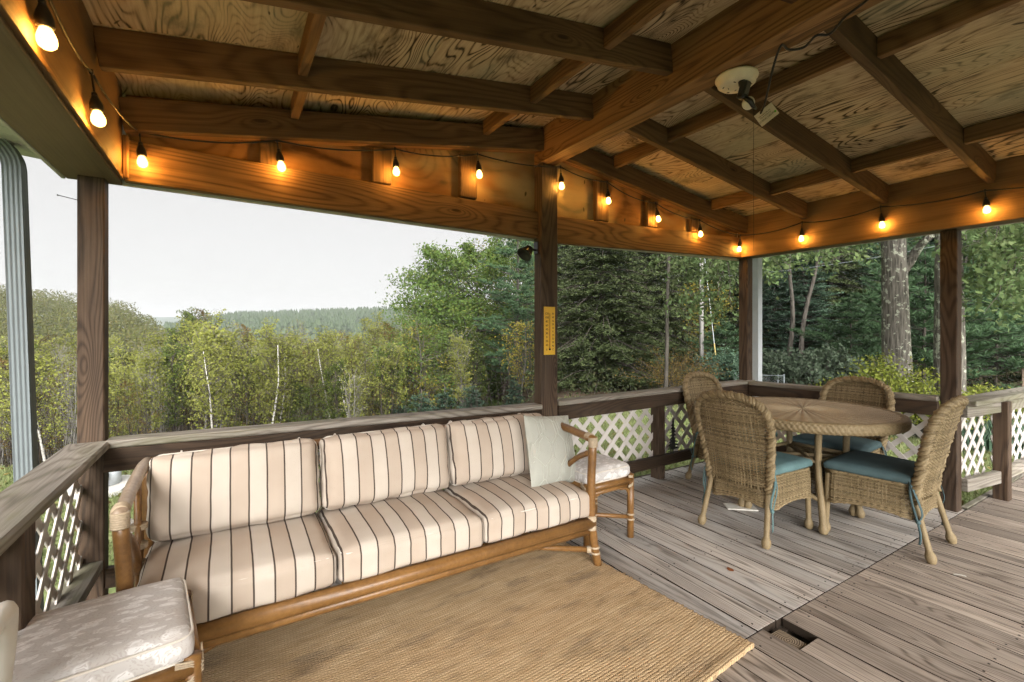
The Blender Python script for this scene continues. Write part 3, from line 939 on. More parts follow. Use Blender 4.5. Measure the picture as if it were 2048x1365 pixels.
# ------------------------------------------------------------------ wicker chairs
def weave(mb, S, ns, rows, amp, r, closed=False, vary=True):
    """horizontal weavers passing in and out of ns stakes; S(s,t)->(pos,normal)"""
    for j, t in enumerate(rows):
        pts = []
        for i in range(ns):
            s = (i + .0) / (ns if closed else ns - 1)
            p, n = S(s, t)
            pts.append(p + n * (amp if (i + j) % 2 else -amp))
        mb.tube(pts, r, 4, cap=False, closed=closed)
def braid(mb, pts, core, strand, turns, k=3, n=6):
    mb.tube(pts, core, 8)
    m = len(pts)
    tang = [(pts[min(i + 1, m - 1)] - pts[max(i - 1, 0)]).normalized() for i in range(m)]
    nrm = tang[0].orthogonal().normalized(); N = []
    for i in range(m):
        nrm = (nrm - tang[i] * nrm.dot(tang[i])).normalized(); N.append(nrm.copy())
    for q in range(k):
        path = []
        for i in range(m):
            a = 2 * math.pi * (turns * i / (m - 1) + q / k)
            bn = tang[i].cross(N[i])
            path.append(pts[i] + (N[i] * math.cos(a) + bn * math.sin(a)) * core)
        mb.tube(path, strand, n)

OUTL = [(-.185, .30), (-.197, .42), (-.212, .54), (-.224, .65), (-.225, .725), (-.205, .79), (-.155, .835), (-.08, .857), (0, .862)]
def wback(z):
    for (x0, z0), (x1, z1) in zip(OUTL[:-1], OUTL[1:]):
        if z <= z1: return -(x0 + (x1 - x0) * (z - z0) / (z1 - z0))
    return 0.0
def yback(x, z):
    return -.205 - .115 * max(0, (z - .36) / .5) ** 1.1 - .035 * (1 - min(1, (x / .23) ** 2))
def make_chair():
    t = empty('wicker_chair')
    # back panel
    def S(s, z):
        w = wback(z) - .006
        x = (2 * s - 1) * w
        return Vector((x, yback(x, z), z)), Vector((0, 1, .2)).normalized()
    mb = MB()
    zz = .33
    while zz < .845:
        weave(mb, S, 23, [zz], .0042, .0040, False)
        # keep the in-out pattern alternating from row to row
        zz += .0078
        if zz >= .845: break
        w = []
        for i in range(23):
            p, n = S(i / 22, zz); w.append(p + n * (.0042 if i % 2 == 0 else -.0042) * -1 * -1)
        mb.tube([p for p in w], .0040, 4, cap=False)
        zz += .0078
    for i in range(23):
        s = i / 22
        pts = []
        for z in np.linspace(.31, .85, 14):
            w = wback(z) - .006
            x = (2 * s - 1) * .205
            if abs(x) > w: break
            pts.append(Vector((x, yback(x, z), z)))
        if len(pts) > 2: mb.tube(pts, .0042, 5)
    mb.build('back_weave', M['wicker'], t, smooth=True)
    # braided rim
    full = [Vector((x, 0, z)) for x, z in OUTL] + [Vector((-x, 0, z)) for x, z in OUTL[:-1][::-1]]
    path = curve_pts(full, 90)
    path = [Vector((p.x, yback(p.x, p.z) + .004, p.z)) for p in path]
    rb = MB(); braid(rb, path, .0175, .0125, 22, 3, 6)
    rb.build('back_rim', M['wicker'], t, smooth=True)
    # seat skirt
    cr = [(.235, .225), (-.235, .225), (-.19, -.215), (.19, -.215)]
    per = []
    for k in range(4):
        a, b = Vector(cr[k]), Vector(cr[(k + 1) % 4])
        per += [a + (b - a) * f for f in np.linspace(.12, .88, 8)]
    per = [Vector((p.x, p.y, 0)) for p in per]
    ctrl = per + [per[0]]
    loop = curve_pts(ctrl, 97)[:-1]
    def S2(s, z):
        i = s * 96; k = int(i) % 96; p = loop[k]
        q = loop[(k + 1) % 96] - loop[(k - 1) % 96]
        n = Vector((q.y, -q.x, 0)).normalized()
        sp = 1 + .03 * (.39 - z) / .18
        dz = 0.0
        if z < .26: dz = .028 * (1 - min(1, abs(s * 4 % 1 - .5) * 2) ** 2) * (.26 - z) / .06
        return Vector((p.x * sp, p.y * sp, z + dz)), n
    mb = MB()
    rows = list(np.arange(.205, .385, .0085))
    weave(mb, S2, 96, rows, .004, .0043, True)
    for i in range(96):
        p0, n = S2(i / 96, .205); p1, n = S2(i / 96, .385)
        mb.tube([p0, p1], .0035, 4, cap=False)
    mb.build('seat_weave', M['wicker'], t, smooth=True)
    eb = MB()
    top = [S2(i / 96, .388)[0] for i in range(96)]
    eb.tube(top, .010, 6, closed=True)
    low = [S2(i / 96, .202)[0] for i in range(96)]
    eb.tube(low, .0075, 6, closed=True)
    for q in range(2):
        for src, rr in ((top, .009), (low, .007)):
            pts = []
            for i in range(96):
                a = 2 * math.pi * (30 * i / 96 + q / 2)
                n = S2(i / 96, .38)[1]
                pts.append(src[i] + n * math.cos(a) * rr + Vector((0, 0, math.sin(a) * rr)))
            eb.tube(pts, .0048, 4, closed=True)
    eb.build('seat_rim', M['wicker'], t, smooth=True)
    pl = MB(); pl.add([(p.x * .98, p.y * .98, .386) for p in loop], [tuple(range(96))])
    pl.build('seat_base', M['wicker'], t)
    # legs
    def leg(p, q):
        prof = []
        p, q = Vector(p), Vector(q)
        n = 56
        for i in range(n + 1):
            f = i / n
            r = .0162 - .002 * f + (.0016 if i % 2 else 0)
            g_ = f * (q - p).length
            L = (q - p).length
            if L - g_ < .065:
                e = (L - g_) / .065
                r = .0125 + .0125 * math.sin(math.pi * min(1, max(0, e * .9 + .08))) + (.0018 if i % 2 else 0)
            prof.append((r, f))
        b = MB().tube([p + (q - p) * f for r, f in prof], [r for r, f in prof], 12)
        return b.build('leg', M['wicker'], t, smooth=True)
    for s in (-1, 1):
        leg((s * .212, .20, .37), (s * .217, .215, 0.003))
        leg((s * .175, -.19, .37), (s * .205, -.285, 0.003))
    # cushion and ties
    c = rounded_box((.45, .43, .048), .021, 14, (.014, 0), .0025, 3.3, taper=lambda v: 1 + .08 * v).build('cushion', M['teal'], t, (0, .01, .418), True)
    for s in (-1, 1):
        tb = MB()
        tb.tube(curve_pts([(s * .205, -.19, .415), (s * .222, -.215, .36), (s * .214, -.245, .26), (s * .205, -.225, .205), (s * .19, -.205, .215)], 14), .0065, 6, flat=.35)
        tb.tube(curve_pts([(s * .205, -.19, .415), (s * .226, -.20, .33), (s * .215, -.225, .21), (s * .222, -.24, .14), (s * .218, -.235, .09)], 14), .0065, 6, flat=.35)
        tb.lathe([(.006, -.012), (.013, 0), (.006, .012)], 8, (s * .212, -.228, .205))
        tb.build('tie', M['teal'], t, smooth=True)
    return t
def copy_tree(o, parent=None):
    c = o.copy(); COL.objects.link(c); c.parent = parent
    for ch in o.children:
        d = copy_tree(ch, c)
    return c
proto = make_chair()
chairs = [((2.885, 1.725), -90 + 3, 'wicker chair with light teal cushion nearest the sofa, back to it', 'teal'),
          ((3.385, 1.245), 4, 'wicker chair with dull dark teal cushion right of the table, seen from behind', 'teal_dark'),
          ((3.485, 2.27), 180, 'wicker chair at the far left of the table, back against the lattice', 'teal'),
          ((3.84, 1.68), 90, 'wicker chair on the far side of the table, facing the sofa', 'teal_dark')]
for i, ((x, y), rz, lab, cu) in enumerate(chairs):
    c = proto if i == 0 else copy_tree(proto)
    c.location = (x, y, 0); c.rotation_euler = (0, 0, R(rz))
    tag(c, lab, 'chair', 'wicker dining chairs')
    if cu == 'teal_dark':
        for ch in c.children:
            if ch.name.startswith('cushion') or ch.name.startswith('tie'):
                ch.material_slots[0].link = 'OBJECT'; ch.material_slots[0].material = M['teal_dark']

# ------------------------------------------------------------------ wicker table
tb = empty('wicker_table', (3.345, 1.675, 0)); tag(tb, 'round woven wicker table with a starburst centre', 'table')
TR = .545
m = MB()
def top(a, c):
    th = 2 * math.pi * a; r = max(.001, c * TR)
    rib = .5 + .5 * math.sin(th * 40)
    ring = .5 + .5 * math.sin(r * 2 * math.pi / .017 + (math.pi if int(a * 80) % 2 else 0))
    k = min(1, max(0, (r - .20) / .05))
    z = .712 + .0045 * rib * (1 - .6 * k) * min(1, r / .05) + .0022 * ring * k
    return (r * math.cos(th), r * math.sin(th), z - .004 * (r / TR) ** 2)
m.grid(top, 320, 66, True)
m.build('top', M['wicker_top'], tb, smooth=True)
rm = MB()
rp = [(.512, .709), (.534, .716), (.553, .711), (.562, .695), (.562, .665), (.553, .65), (.53, .645), (.50, .65)]
def rimf(a, c):
    k = c * (len(rp) - 1); i = min(int(k), len(rp) - 2); f = k - i
    r = rp[i][0] + (rp[i + 1][0] - rp[i][0]) * f; z = rp[i][1] + (rp[i + 1][1] - rp[i][1]) * f
    th = 2 * math.pi * a
    rib = .0042 * math.sin(th * 120 + (math.pi if int(c * 9) % 2 else 0))
    return ((r + rib) * math.cos(th), (r + rib) * math.sin(th), z)
rm.grid(rimf, 480, 28, True)
rm.build('rim', M['wicker'], tb, smooth=True)
bt = MB().lathe([(.02, .69), (.51, .69)], 48, cap=False); bt.build('underside', M['wicker'], tb)
for sx in (-1, 1):
    for sy in (-1, 1):
        n = 60; pts = curve_pts([(sx * .20, sy * .20, .69), (sx * .185, sy * .185, .5), (sx * .19, sy * .19, .34), (sx * .225, sy * .225, .15), (sx * .245, sy * .245, .003)], n)
        rad = []
        for i in range(n):
            r = .019 + (.0014 if i % 2 else 0)
            e = (n - 1 - i) / 6
            if e < 1: r = .014 + .014 * math.sin(math.pi * min(1, e * .85 + .1))
            rad.append(r)
        MB().tube(pts, rad, 12).build('leg', M['wicker'], tb, smooth=True)
for sx, sy, tx, ty in ((-1, -1, 1, -1), (1, -1, 1, 1), (1, 1, -1, 1), (-1, 1, -1, -1)):
    pole('stretcher', [(sx * .188, sy * .188, .42), (tx * .188, ty * .188, .42)], .012, tb, 'wicker')
    pole('brace', [(sx * .215, sy * .215, .19), ((sx + tx) * .12, (sy + ty) * .12, .255), (tx * .215, ty * .215, .19)], .014, tb, 'wicker', seg=14)
pole('cross_bar', [(-.188, -.188, .405), (.188, .188, .405)], .012, tb, 'wicker')
pole('cross_bar', [(-.188, .188, .40), (.188, -.188, .40)], .012, tb, 'wicker')
bk = MB()
def S3(s, z):
    a = 2 * math.pi * s
    # squared basket between the legs
    c, q = math.cos(a), math.sin(a)
    k = .16 / max(abs(c), abs(q))
    return Vector((c * k, q * k, z)), Vector((c, q, 0))
weave(bk, S3, 64, list(np.arange(.20, .37, .010)), .0035, .0042, True)
for i in range(64):
    p, n = S3(i / 64, .2); bk.tube([p, p + Vector((0, 0, .17))], .0032, 4, cap=False)
bk.build('basket', M['wicker'], tb, smooth=True)
# small white tile under two feet
tile = empty('floor_tile', (3.075, 1.955, 0)); tag(tile, 'small white slab on the deck under a table foot', 'slab')
MB().cbox((0, 0, .004), (.20, .11, .007), .002).build('slab', M['white_plastic'], tile).rotation_euler = (0, 0, R(-40))

# ------------------------------------------------------------------ rug
def rug_mat():
    m, nt, out = new_mat('jute_weave'); g = G(nt)
    tc = g.node('ShaderNodeTexCoord'); co = tc.outputs['Object']
    sp = g.node('ShaderNodeSeparateXYZ'); g.set(sp.inputs[0], co)
    wob = g.noise(g.vmath('MULTIPLY', co, (5, 14, 1)), 1.0, 2)
    y = g.math('MULTIPLY_ADD', wob, .006, sp.outputs[1])
    row = g.math('MULTIPLY', y, 1 / .0128)
    rid = g.math('FLOOR', row)
    rf = g.math('ABSOLUTE', g.math('SUBTRACT', g.math('FRACT', row), .5))
    side = g.math('MULTIPLY_ADD', g.math('MODULO', rid, 2.0), 2.0, -1.0)
    ph = g.math('ADD', g.math('MULTIPLY', sp.outputs[0], 1 / .0115), g.math('MULTIPLY', g.math('MULTIPLY', rf, side), 1.4))
    st = g.math('ABSOLUTE', g.math('SUBTRACT', g.math('FRACT', g.math('ADD', ph, g.math('MULTIPLY', rid, .37))), .5))
    h = g.math('SUBTRACT', 1.0, g.math('ADD', g.math('POWER', g.math('MULTIPLY', rf, 2.0), 2.0), g.math('POWER', g.math('MULTIPLY', st, 2.0), 2.0)))
    cr = g.node('ShaderNodeCombineXYZ'); g.set(cr.inputs[1], rid); g.set(cr.inputs[0], g.math('MULTIPLY', sp.outputs[0], 9.0))
    band = g.noise(cr.outputs[0], .5, 4, .7)
    col = g.ramp(band, [(.2, (.33, .222, .115)), (.42, (.44, .305, .168)), (.6, (.50, .36, .21)), (.8, (.56, .42, .262))])
    dk = g.noise(g.vmath('MULTIPLY', co, (3.0, 9, 1)), 1.0, 4, .65)
    col = g.mix(g.maprange(dk, .48, .70, 0, .55, True), col, (.15, .11, .075))
    fz = g.noise(co, 330, 2)
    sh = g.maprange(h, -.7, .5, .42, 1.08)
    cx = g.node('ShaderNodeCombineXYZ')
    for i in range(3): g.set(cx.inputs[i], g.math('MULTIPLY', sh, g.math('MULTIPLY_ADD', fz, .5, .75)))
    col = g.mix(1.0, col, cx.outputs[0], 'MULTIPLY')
    g.pbsdf(out, col, .95, g.bump(g.math('ADD', h, fz), .75, .004), .05)
    return m
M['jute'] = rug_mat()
rg = MB(); NX, NY = 260, 130
RW, RH = 2.55, 1.25
def rugf(a, c):
    x = -RW + RW * a; y = RH * c
    e = mnoise.noise(Vector((x * 9, y * 9, .3)))
    if a == 1: x += .016 * mnoise.noise(Vector((1, y * 60, 0))) + .006 * math.sin(y * 260)
    if c == 0: y += .006 * mnoise.noise(Vector((x * 30, 5, 0)))
    z = .011 + .0025 * e + .0012 * mnoise.noise(Vector((x * 20, y * 70, 4)))
    if a > .975: z += .004 * math.sin((a - .975) / .025 * math.pi * 3) ** 2
    if c < .03: z += .003
    return (x, y, z)
rg.grid(rugf, NX, NY)
# turned-down edges
b0 = len(rg.v)
vs = []; fs = []
for k, idx in enumerate([i * NY for i in range(NX)] + [(NX - 1) * NY + j for j in range(1, NY)]):
    p = rg.v[idx]; vs.append((p[0], p[1], .0005))
ids = [i * NY for i in range(NX)] + [(NX - 1) * NY + j for j in range(1, NY)]
rg.v += vs
for k in range(len(ids) - 1):
    rg.f.append((ids[k], b0 + k, b0 + k + 1, ids[k + 1]))
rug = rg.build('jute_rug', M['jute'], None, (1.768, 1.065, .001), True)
rug.rotation_euler = (0, 0, R(4.7))
tag(rug, 'tan braided jute rug on the deck in front of the sofa', 'rug')
# ------------------------------------------------------------------ string lights
def bulb_mat():
    m, nt, out = new_mat('amber_glass'); g = G(nt)
    lw = g.node('ShaderNodeLayerWeight'); lw.inputs[0].default_value = .5
    e = g.node('ShaderNodeEmission'); g.set(e.inputs[0], (1.0, .56, .14, 1)); e.inputs[1].default_value = 2.4
    tr = g.node('ShaderNodeBsdfTransparent'); tr.inputs[0].default_value = (1, .88, .66, 1)
    gl = g.node('ShaderNodeBsdfGlossy'); gl.inputs['Roughness'].default_value = .05
    mx = g.node('ShaderNodeMixShader'); g.set(mx.inputs[0], g.maprange(lw.outputs['Facing'], 0, 1, .28, .75))
    nt.links.new(tr.outputs[0], mx.inputs[1]); nt.links.new(e.outputs[0], mx.inputs[2])
    m2 = g.node('ShaderNodeMixShader'); m2.inputs[0].default_value = .06
    nt.links.new(mx.outputs[0], m2.inputs[1]); nt.links.new(gl.outputs[0], m2.inputs[2])
    nt.links.new(m2.outputs[0], out.inputs[0]); return m
M['bulb'] = bulb_mat()
M['filament'] = emit('glowing_filament', (1.0, .53, .12), 190)
M['cord'] = simple('black_cord', (.010, .010, .010), .5, .3)
sl = empty('string_light', (1.9, 2.62, 2.35)); tag(sl, 'black string of glowing amber bulbs along the porch beams', 'string lights')
SLO = Vector((1.9, 2.62, 2.35))
bulbs = [((-.372, .95, 1.935), (-.385, .96, 2.10)), ((-.36, 1.528, 1.935), (-.385, 1.53, 2.10)), ((-.36, 1.999, 1.925), (-.385, 2.03, 2.10)),
         ((-.33, 2.605, 1.985), (-.337, 2.625, 2.13)), ((.222, 2.60, 2.07), (.21, 2.62, 2.205)), ((.82, 2.60, 2.15), (.815, 2.62, 2.285)),
         ((1.351, 2.60, 2.228), (1.344, 2.62, 2.36)), ((1.99, 2.59, 2.258), (1.985, 2.60, 2.39)), ((2.44, 2.61, 2.222), (2.45, 2.632, 2.37)),
         ((2.985, 2.61, 2.158), (2.98, 2.632, 2.285)), ((3.508, 2.61, 2.086), (3.54, 2.632, 2.215)),
         ((4.13, 2.63, 2.018), (4.12, 2.62, 2.142)), ((4.155, 2.09, 2.02), (4.185, 2.10, 2.168)), ((4.155, 1.515, 2.03), (4.185, 1.54, 2.175)), ((4.155, .96, 2.018), (4.185, .975, 2.152)), ((4.155, .38, 2.02), (4.185, .39, 2.15))]
def rot_to(v):
    return Vector((0, 0, 1)).rotation_difference(Vector(v)).to_matrix()
cord = MB()
prev = None
for (b, a) in bulbs:
    a = Vector(a)
    if prev is not None:
        sag = .022 + .01 * random.random()
        pts = [prev + (a - prev) * t + Vector((0, 0, -sag * 4 * t * (1 - t))) for t in np.linspace(0, 1, 12)]
        cord.tube(pts, .0042, 6)
    prev = a
cord.tube([Vector(bulbs[0][1]), Vector((-.39, .4, 2.08)), Vector((-.39, -.5, 2.1))], .0042, 6)
cord.v = [(p[0] - SLO.x, p[1] - SLO.y, p[2] - SLO.z) for p in cord.v]
cord.build('cord', M['cord'], sl, smooth=True)
for (b, a) in bulbs:
    b, a = Vector(b), Vector(a)
    b += Vector((random.uniform(-.012, .012), random.uniform(-.008, .008), random.uniform(-.006, .006)))
    top = b + (a - b) * .42
    ax = (a - b).normalized()
    m = rot_to(ax)
    s = MB()
    s.tube([Vector((0, 0, 0)), (a - top) * .5, a - top], .0032, 6)
    s.lathe([(.008, .022), (.0105, .012), (.015, .002), (.0185, -.012), (.0185, -.030), (.0165, -.034)], 14, (0, 0, 0), m)
    s.lathe([(.008, .018), (.008, .030), (.004, .034)], 10, (0, 0, 0), m)
    s.cbox(tuple((a - top)), (.012, .012, .018), .003)
    so = s.build('socket', M['black'], sl, top - SLO, True)
    g_ = MB().lathe([(.0105, -.030), (.012, -.036), (.016, -.046), (.0195, -.057), (.0195, -.067), (.0165, -.076), (.0095, -.082), (.002, -.085)], 16, (0, 0, 0), m)
    g_.build('bulb', M['bulb'], so, smooth=True)
    fi = MB()
    for k in range(5):
        a_ = k * 1.2566
        fi.tube([m @ Vector((.006 * math.cos(a_), .006 * math.sin(a_), -.040)), m @ Vector((.0105 * math.cos(a_ + .5), .0105 * math.sin(a_ + .5), -.072))], .0014, 4)
    fi.build('filament', M['filament'], so)

# ------------------------------------------------------------------ ceiling lamp pan with plug adapter and tag
lp = empty('ceiling_lampholder', (1.965, 1.268, 2.396)); tag(lp, 'round cream ceiling lampholder under the ridge beam with pull string', 'lampholder')
M['cream'] = simple('cream_enamel', (.55, .5, .40), .35, .5, .18, 12)
MB().lathe([(.088, 0), (.090, -.006), (.089, -.012), (.083, -.018), (.079, -.034), (.066, -.045), (.03, -.047), (.002, -.047)], 36).build('pan', M['cream'], lp, smooth=True)
for i, (r_, a_) in enumerate(((.055, 10), (.052, 75), (.056, 140), (.05, 205), (.03, 40), (.033, 120), (.03, 250), (.058, 300))):
    MB().cbox((r_ * math.cos(R(a_)), r_ * math.sin(R(a_)), -.047), (.012, .004, .003), .001, Matrix.Rotation(R(a_ * 1.7), 3, 'Z')).build('slot', M['black'], lp)
ad = MB().cbox((-.015, -.045, -.085), (.040, .034, .075), .006, Matrix.Rotation(R(18), 3, 'X'))
ad.lathe([(.014, .03), (.017, 0), (.014, -.02)], 12, (-.02, -.04, -.045))
ad.build('plug_adapter', M['black'], lp)
MB().cbox((-.02, -.066, -.088), (.026, .004, .045), .002, Matrix.Rotation(R(18), 3, 'X')).build('adapter_face', simple('grey_plate', (.06, .055, .05), .5), lp)
MB().lathe([(.026, 0), (.028, .006), (.026, .012), (.004, .014)], 20, (.015, -.045, -.135), rot_to((-.5, -.7, -.35))).build('socket_disc', M['cream'], lp, smooth=True)
MB().tube([(-.012, -.05, -.12), (.008, -.062, -.135), (.022, -.066, -.155), (.05, -.062, -.158)], [.010, .011, .009, .005], 10).build('plug', M['black'], lp, smooth=True)
MB().tube([(.018, -.07, -.15), (.017, -.07, -.45), (.018, -.07, -.8)], .0008, 5).build('pull_string', M['cord'], lp)
# the cord up to the ridge and away, with its paper tag
pc = empty('extension_lead', (2.03, 1.24, 2.39)); tag(pc, 'black extension lead looping from the lampholder up to the ridge beam', 'cord')
off = Vector((2.03, 1.24, 2.39))
def pj(u, v, z):
    r_ = FWD + RGT * ((u - 1024) / 930) + Vector((0, 0, (660 - v) / 930)); t = (z - CAMH) / r_.z
    return Vector((0, 0, CAMH)) + r_ * t
path = [pj(1517, 236, 2.245), pj(1530, 205, 2.27), pj(1545, 140, 2.33), pj(1562, 92, 2.385), pj(1578, 100, 2.39), pj(1608, 95, 2.392), pj(1632, 72, 2.392), pj(1660, 68, 2.392), pj(1690, 35, 2.392), pj(1735, 0, 2.392), pj(1800, -60, 2.392)]
MB().tube([p - off for p in curve_pts(path, 60)], .0048, 8).build('cord', M['cord'], pc, smooth=True)
tg = empty('paper_tag', pj(1533, 230, 2.245)); tag(tg, 'small curled paper tag hanging on the black lead below the lampholder', 'tag')
M['paper'] = simple('tag_paper', (.50, .42, .33), .8, .2, .15, 20)
q = Matrix((RGT, Vector((0, 0, 1)), -FWD)).transposed()     # sheet faces back into the porch
rot = q @ Matrix.Rotation(R(38), 3, 'Z') @ Matrix.Rotation(R(-25), 3, 'Y')
def tagf(a, c): return Vector(((a - .5) * .085, (c - .5) * .062, .008 * math.sin(a * 3.1) + .004 * c))
tm = MB(); tm.grid(lambda a, c: tagf(a, c), 10, 6); tm.grid(lambda a, c: tagf(1 - a, c) - Vector((0, 0, .0008)), 10, 6)
to = tm.build('sheet', M['paper'], tg, smooth=True); to.rotation_euler = rot.to_euler()
M['ink'] = simple('black_ink', (.02, .02, .02), .7, .1, 0)
M['green_ink'] = simple('green_ink', (.12, .35, .05), .7, .1, 0)
for s, sz, y in (('STRING LIGHTS', .0105, -.012), ('OUTDOOR USE', .007, .001), ('FOR INDOOR OR', .007, .010)):
    me = text_mesh(s, sz, .0003); me.materials.append(M['ink'])
    w = bpy.data.objects.new('lettering', me); COL.objects.link(w); w.parent = to; w.location = (-.006, y, .011)
MB().cbox((.033, -.012, .0095), (.008, .009, .0008), .0002).build('emblem', M['green_ink'], to)

# ------------------------------------------------------------------ thermometer on the middle post
th = empty('thermometer', (1.902, 2.617, 1.243)); tag(th, 'tall yellow outdoor thermometer on the middle post', 'thermometer')
M['yellow'] = simple('yellow_enamel', (.62, .36, .028), .4, .4, .08)
MB().cbox((0, 0, 0), (.094, .004, .332), .0015).build('plate', M['yellow'], th)
MB().tube([(0, -.0045, -.12), (0, -.0045, .12)], .0028, 8).build('glass_tube', simple('tube_glass', (.35, .22, .05), .1, .6), th, smooth=True)
MB().tube([(0, -.0056, -.12), (0, -.0056, .04)], .0022, 8).build('red_column', simple('spirit_red', (.35, .03, .02), .3), th, smooth=True)
MB().lathe([(.001, -.008), (.006, -.004), (.007, 0), (.006, .004), (.001, .008)], 12, (0, -.005, -.128)).build('tube_bulb', M['ink'], th, smooth=True)
Fs = ['120', '100', '80', '60', '40', '20', '0', '20', '40', 'F']
Cs = ['50', '40', '30', '20', '10', '0', '10', '20', '30', '40', 'C']
def put(s, x, z, size=.021):
    me = text_mesh(s, size, .0004); me.materials.append(M['ink'])
    w = bpy.data.objects.new('numeral', me); COL.objects.link(w); w.parent = th; w.location = (x, -.0026, z); w.rotation_euler = (R(90), 0, 0)
for i, s in enumerate(Fs): put(s, -.024, .118 - i * .0272 - (.005 if s == 'F' else 0))
for i, s in enumerate(Cs): put(s, .028, .118 - i * .0248, .018)
tk = MB()
for i in range(50): tk.cbox((-.006, -.0022, .12 - i * .0049), (.004 if i % 5 else .007, .0006, .0008), .0001)
o = tk.build('scale_ticks', M['ink'], th)

# ------------------------------------------------------------------ flood lamp on the post
fl = empty('flood_lamp', (1.834, 2.675, 1.80)); tag(fl, 'small black flood lamp clamped to the left side of the middle post', 'flood lamp')
MB().cbox((-.004, 0, .02), (.008, .05, .085), .002).build('mount', M['black'], fl)
MB().tube([(-.004, 0, .002), (-.03, -.002, .004), (-.05, -.003, -.004)], .007, 8).build('arm', M['black'], fl, smooth=True)
mm = rot_to((-.72, -.15, -.68))
hd = MB().lathe([(.004, -.036), (.020, -.033), (.030, -.022), (.034, -.005), (.033, .004), (.039, .010), (.038, .016), (.044, .022), (.043, .028), (.050, .036), (.055, .048), (.050, .048), (.030, .030), (.002, .028)], 24, (-.078, -.004, -.006), mm, cap=False)
hd.build('head', M['black'], fl, smooth=True)

# ------------------------------------------------------------------ metal pine trees on the railing
mt = empty('metal_tree', (3.185, 2.622, .21)); tag(mt, 'flat black metal pine-tree ornament on the railing post', 'ornament')
def pine_sil(h, w, n, off):
    b = MB()
    def prism(pts):
        k = len(pts); y0 = random.uniform(0, .0006)
        b.add([(x, y0, z) for x, z in pts] + [(x, .004 + y0, z) for x, z in pts], [tuple(range(k)), tuple(range(2 * k - 1, k - 1, -1))] + [(i, (i + 1) % k, (i + 1) % k + k, i + k) for i in range(k)])
    for i in range(n):              # drooping boughs, wider towards the ground
        f = (i + .5) / n; z = h * (1 - f * .86); ww = w * (.2 + .8 * f)
        for sg in (-1, 1):
            q = ww * random.uniform(.8, 1.1)
            prism([(off, z + h * .07), (off + sg * q * .5, z), (off + sg * q, z - h * .045), (off + sg * q * .55, z - h * .05), (off, z - h * .06)][::-sg])
    prism([(off - .005, 0), (off + .005, 0), (off + .002, h * 1.05), (off - .002, h * 1.05)])
    return b
pine_sil(.29, .078, 9, 0).build('silhouette', M['black'], mt)
pine_sil(.13, .048, 6, -.03).build('silhouette', M['black'], mt)

# ------------------------------------------------------------------ rain pipes
def downspout(name, pts, w, d, label, rz=0.0, mat=None):
    mat = mat or M['gutter']
    e = empty(name, (pts[-1][0], pts[-1][1], pts[-1][2])); tag(e, label, 'downspout', 'rain downspouts')
    o = Vector(pts[-1])
    # fluted rectangular section
    sec = []
    nfl = 4
    for i in range(nfl * 6): 
        t = i / (nfl * 6); sec.append((-w / 2 + w * t, -d / 2 + .004 * (math.sin(t * nfl * 2 * math.pi - math.pi / 2) * .5 + .5)))
    for i in range(18):
        t = i / 18; sec.append((w / 2 - .004 * (math.sin(t * 3 * 2 * math.pi - math.pi / 2) * .5 + .5), -d / 2 + d * t))
    for i in range(nfl * 6):
        t = i / (nfl * 6); sec.append((w / 2 - w * t, d / 2 - .004 * (math.sin(t * nfl * 2 * math.pi - math.pi / 2) * .5 + .5)))
    for i in range(18):
        t = i / 18; sec.append((-w / 2 + .004 * (math.sin(t * 3 * 2 * math.pi - math.pi / 2) * .5 + .5), d / 2 - d * t))
    P = [Vector(p) for p in pts]
    n = len(sec); b = MB(); vs = []
    cr, sr = math.cos(rz), math.sin(rz)
    for i, p in enumerate(P):
        t = (P[min(i + 1, len(P) - 1)] - P[max(i - 1, 0)]).normalized()
        rt = Vector((0, 0, -1)).rotation_difference(t)
        for x, y in sec:
            vs.append(p + rt @ Vector((x * cr - y * sr, x * sr + y * cr, 0)) - o)
    fs = [(i * n + j, i * n + (j + 1) % n, (i + 1) * n + (j + 1) % n, (i + 1) * n + j) for i in range(len(P) - 1) for j in range(n)]
    b.add(vs, fs); b.build('pipe', mat, e, smooth=False)
    return e
L0 = Vector((-.767, 2.76, 1.93)); L1 = Vector((-.70, 2.76, -.5))
el = curve_pts([(-.98, 2.74, 2.06), (-.90, 2.745, 2.045), (-.81, 2.75, 2.02), (-.775, 2.755, 1.97), tuple(L0)], 14)
downspout('downspout', el + [L0 + (L1 - L0) * t for t in (.02, .3, .6, 1)], .058, .075, 'blue-grey fluted downspout at the left edge, leaning slightly', mat=M['gutter_grey'])
el = curve_pts([(4.56, 2.80, 2.08), (4.62, 2.80, 2.06), (4.685, 2.80, 2.02), (4.70, 2.80, 1.96), (4.70, 2.80, 1.92)], 12)
downspout('downspout', el + [Vector((4.70, 2.80, z)) for z in (1.9, 1.2, .4, -.5)], .075, .06, 'white fluted downspout just right of the far corner post', R(0))
gt = empty('gutter', (4.62, 2.9, 2.1)); tag(gt, 'white eave gutter along the right roof edge', 'gutter')
MB().cbox((0, -2.0, .02), (.11, 4.2, .10), .01).build('trough', M['gutter'], gt)
gt = empty('gutter', (-1.04, 2.9, 2.1)); tag(gt, 'pale eave gutter along the left roof edge', 'gutter')
MB().cbox((0, -2.0, .02), (.11, 4.2, .10), .01).build('trough', M['gutter'], gt)

# long nail sticking out of the left post
nl = empty('long_nail', (-.548, 2.685, 1.808)); tag(nl, 'long rusty nail sticking out of the left post', 'nail')
MB().tube([(.01, 0, -.002), (-.068, -.004, .012)], .0016, 6).tube([(-.067, -.004, .0117), (-.069, -.004, .0122)], .004, 8).build('shank', M['nail'], nl)

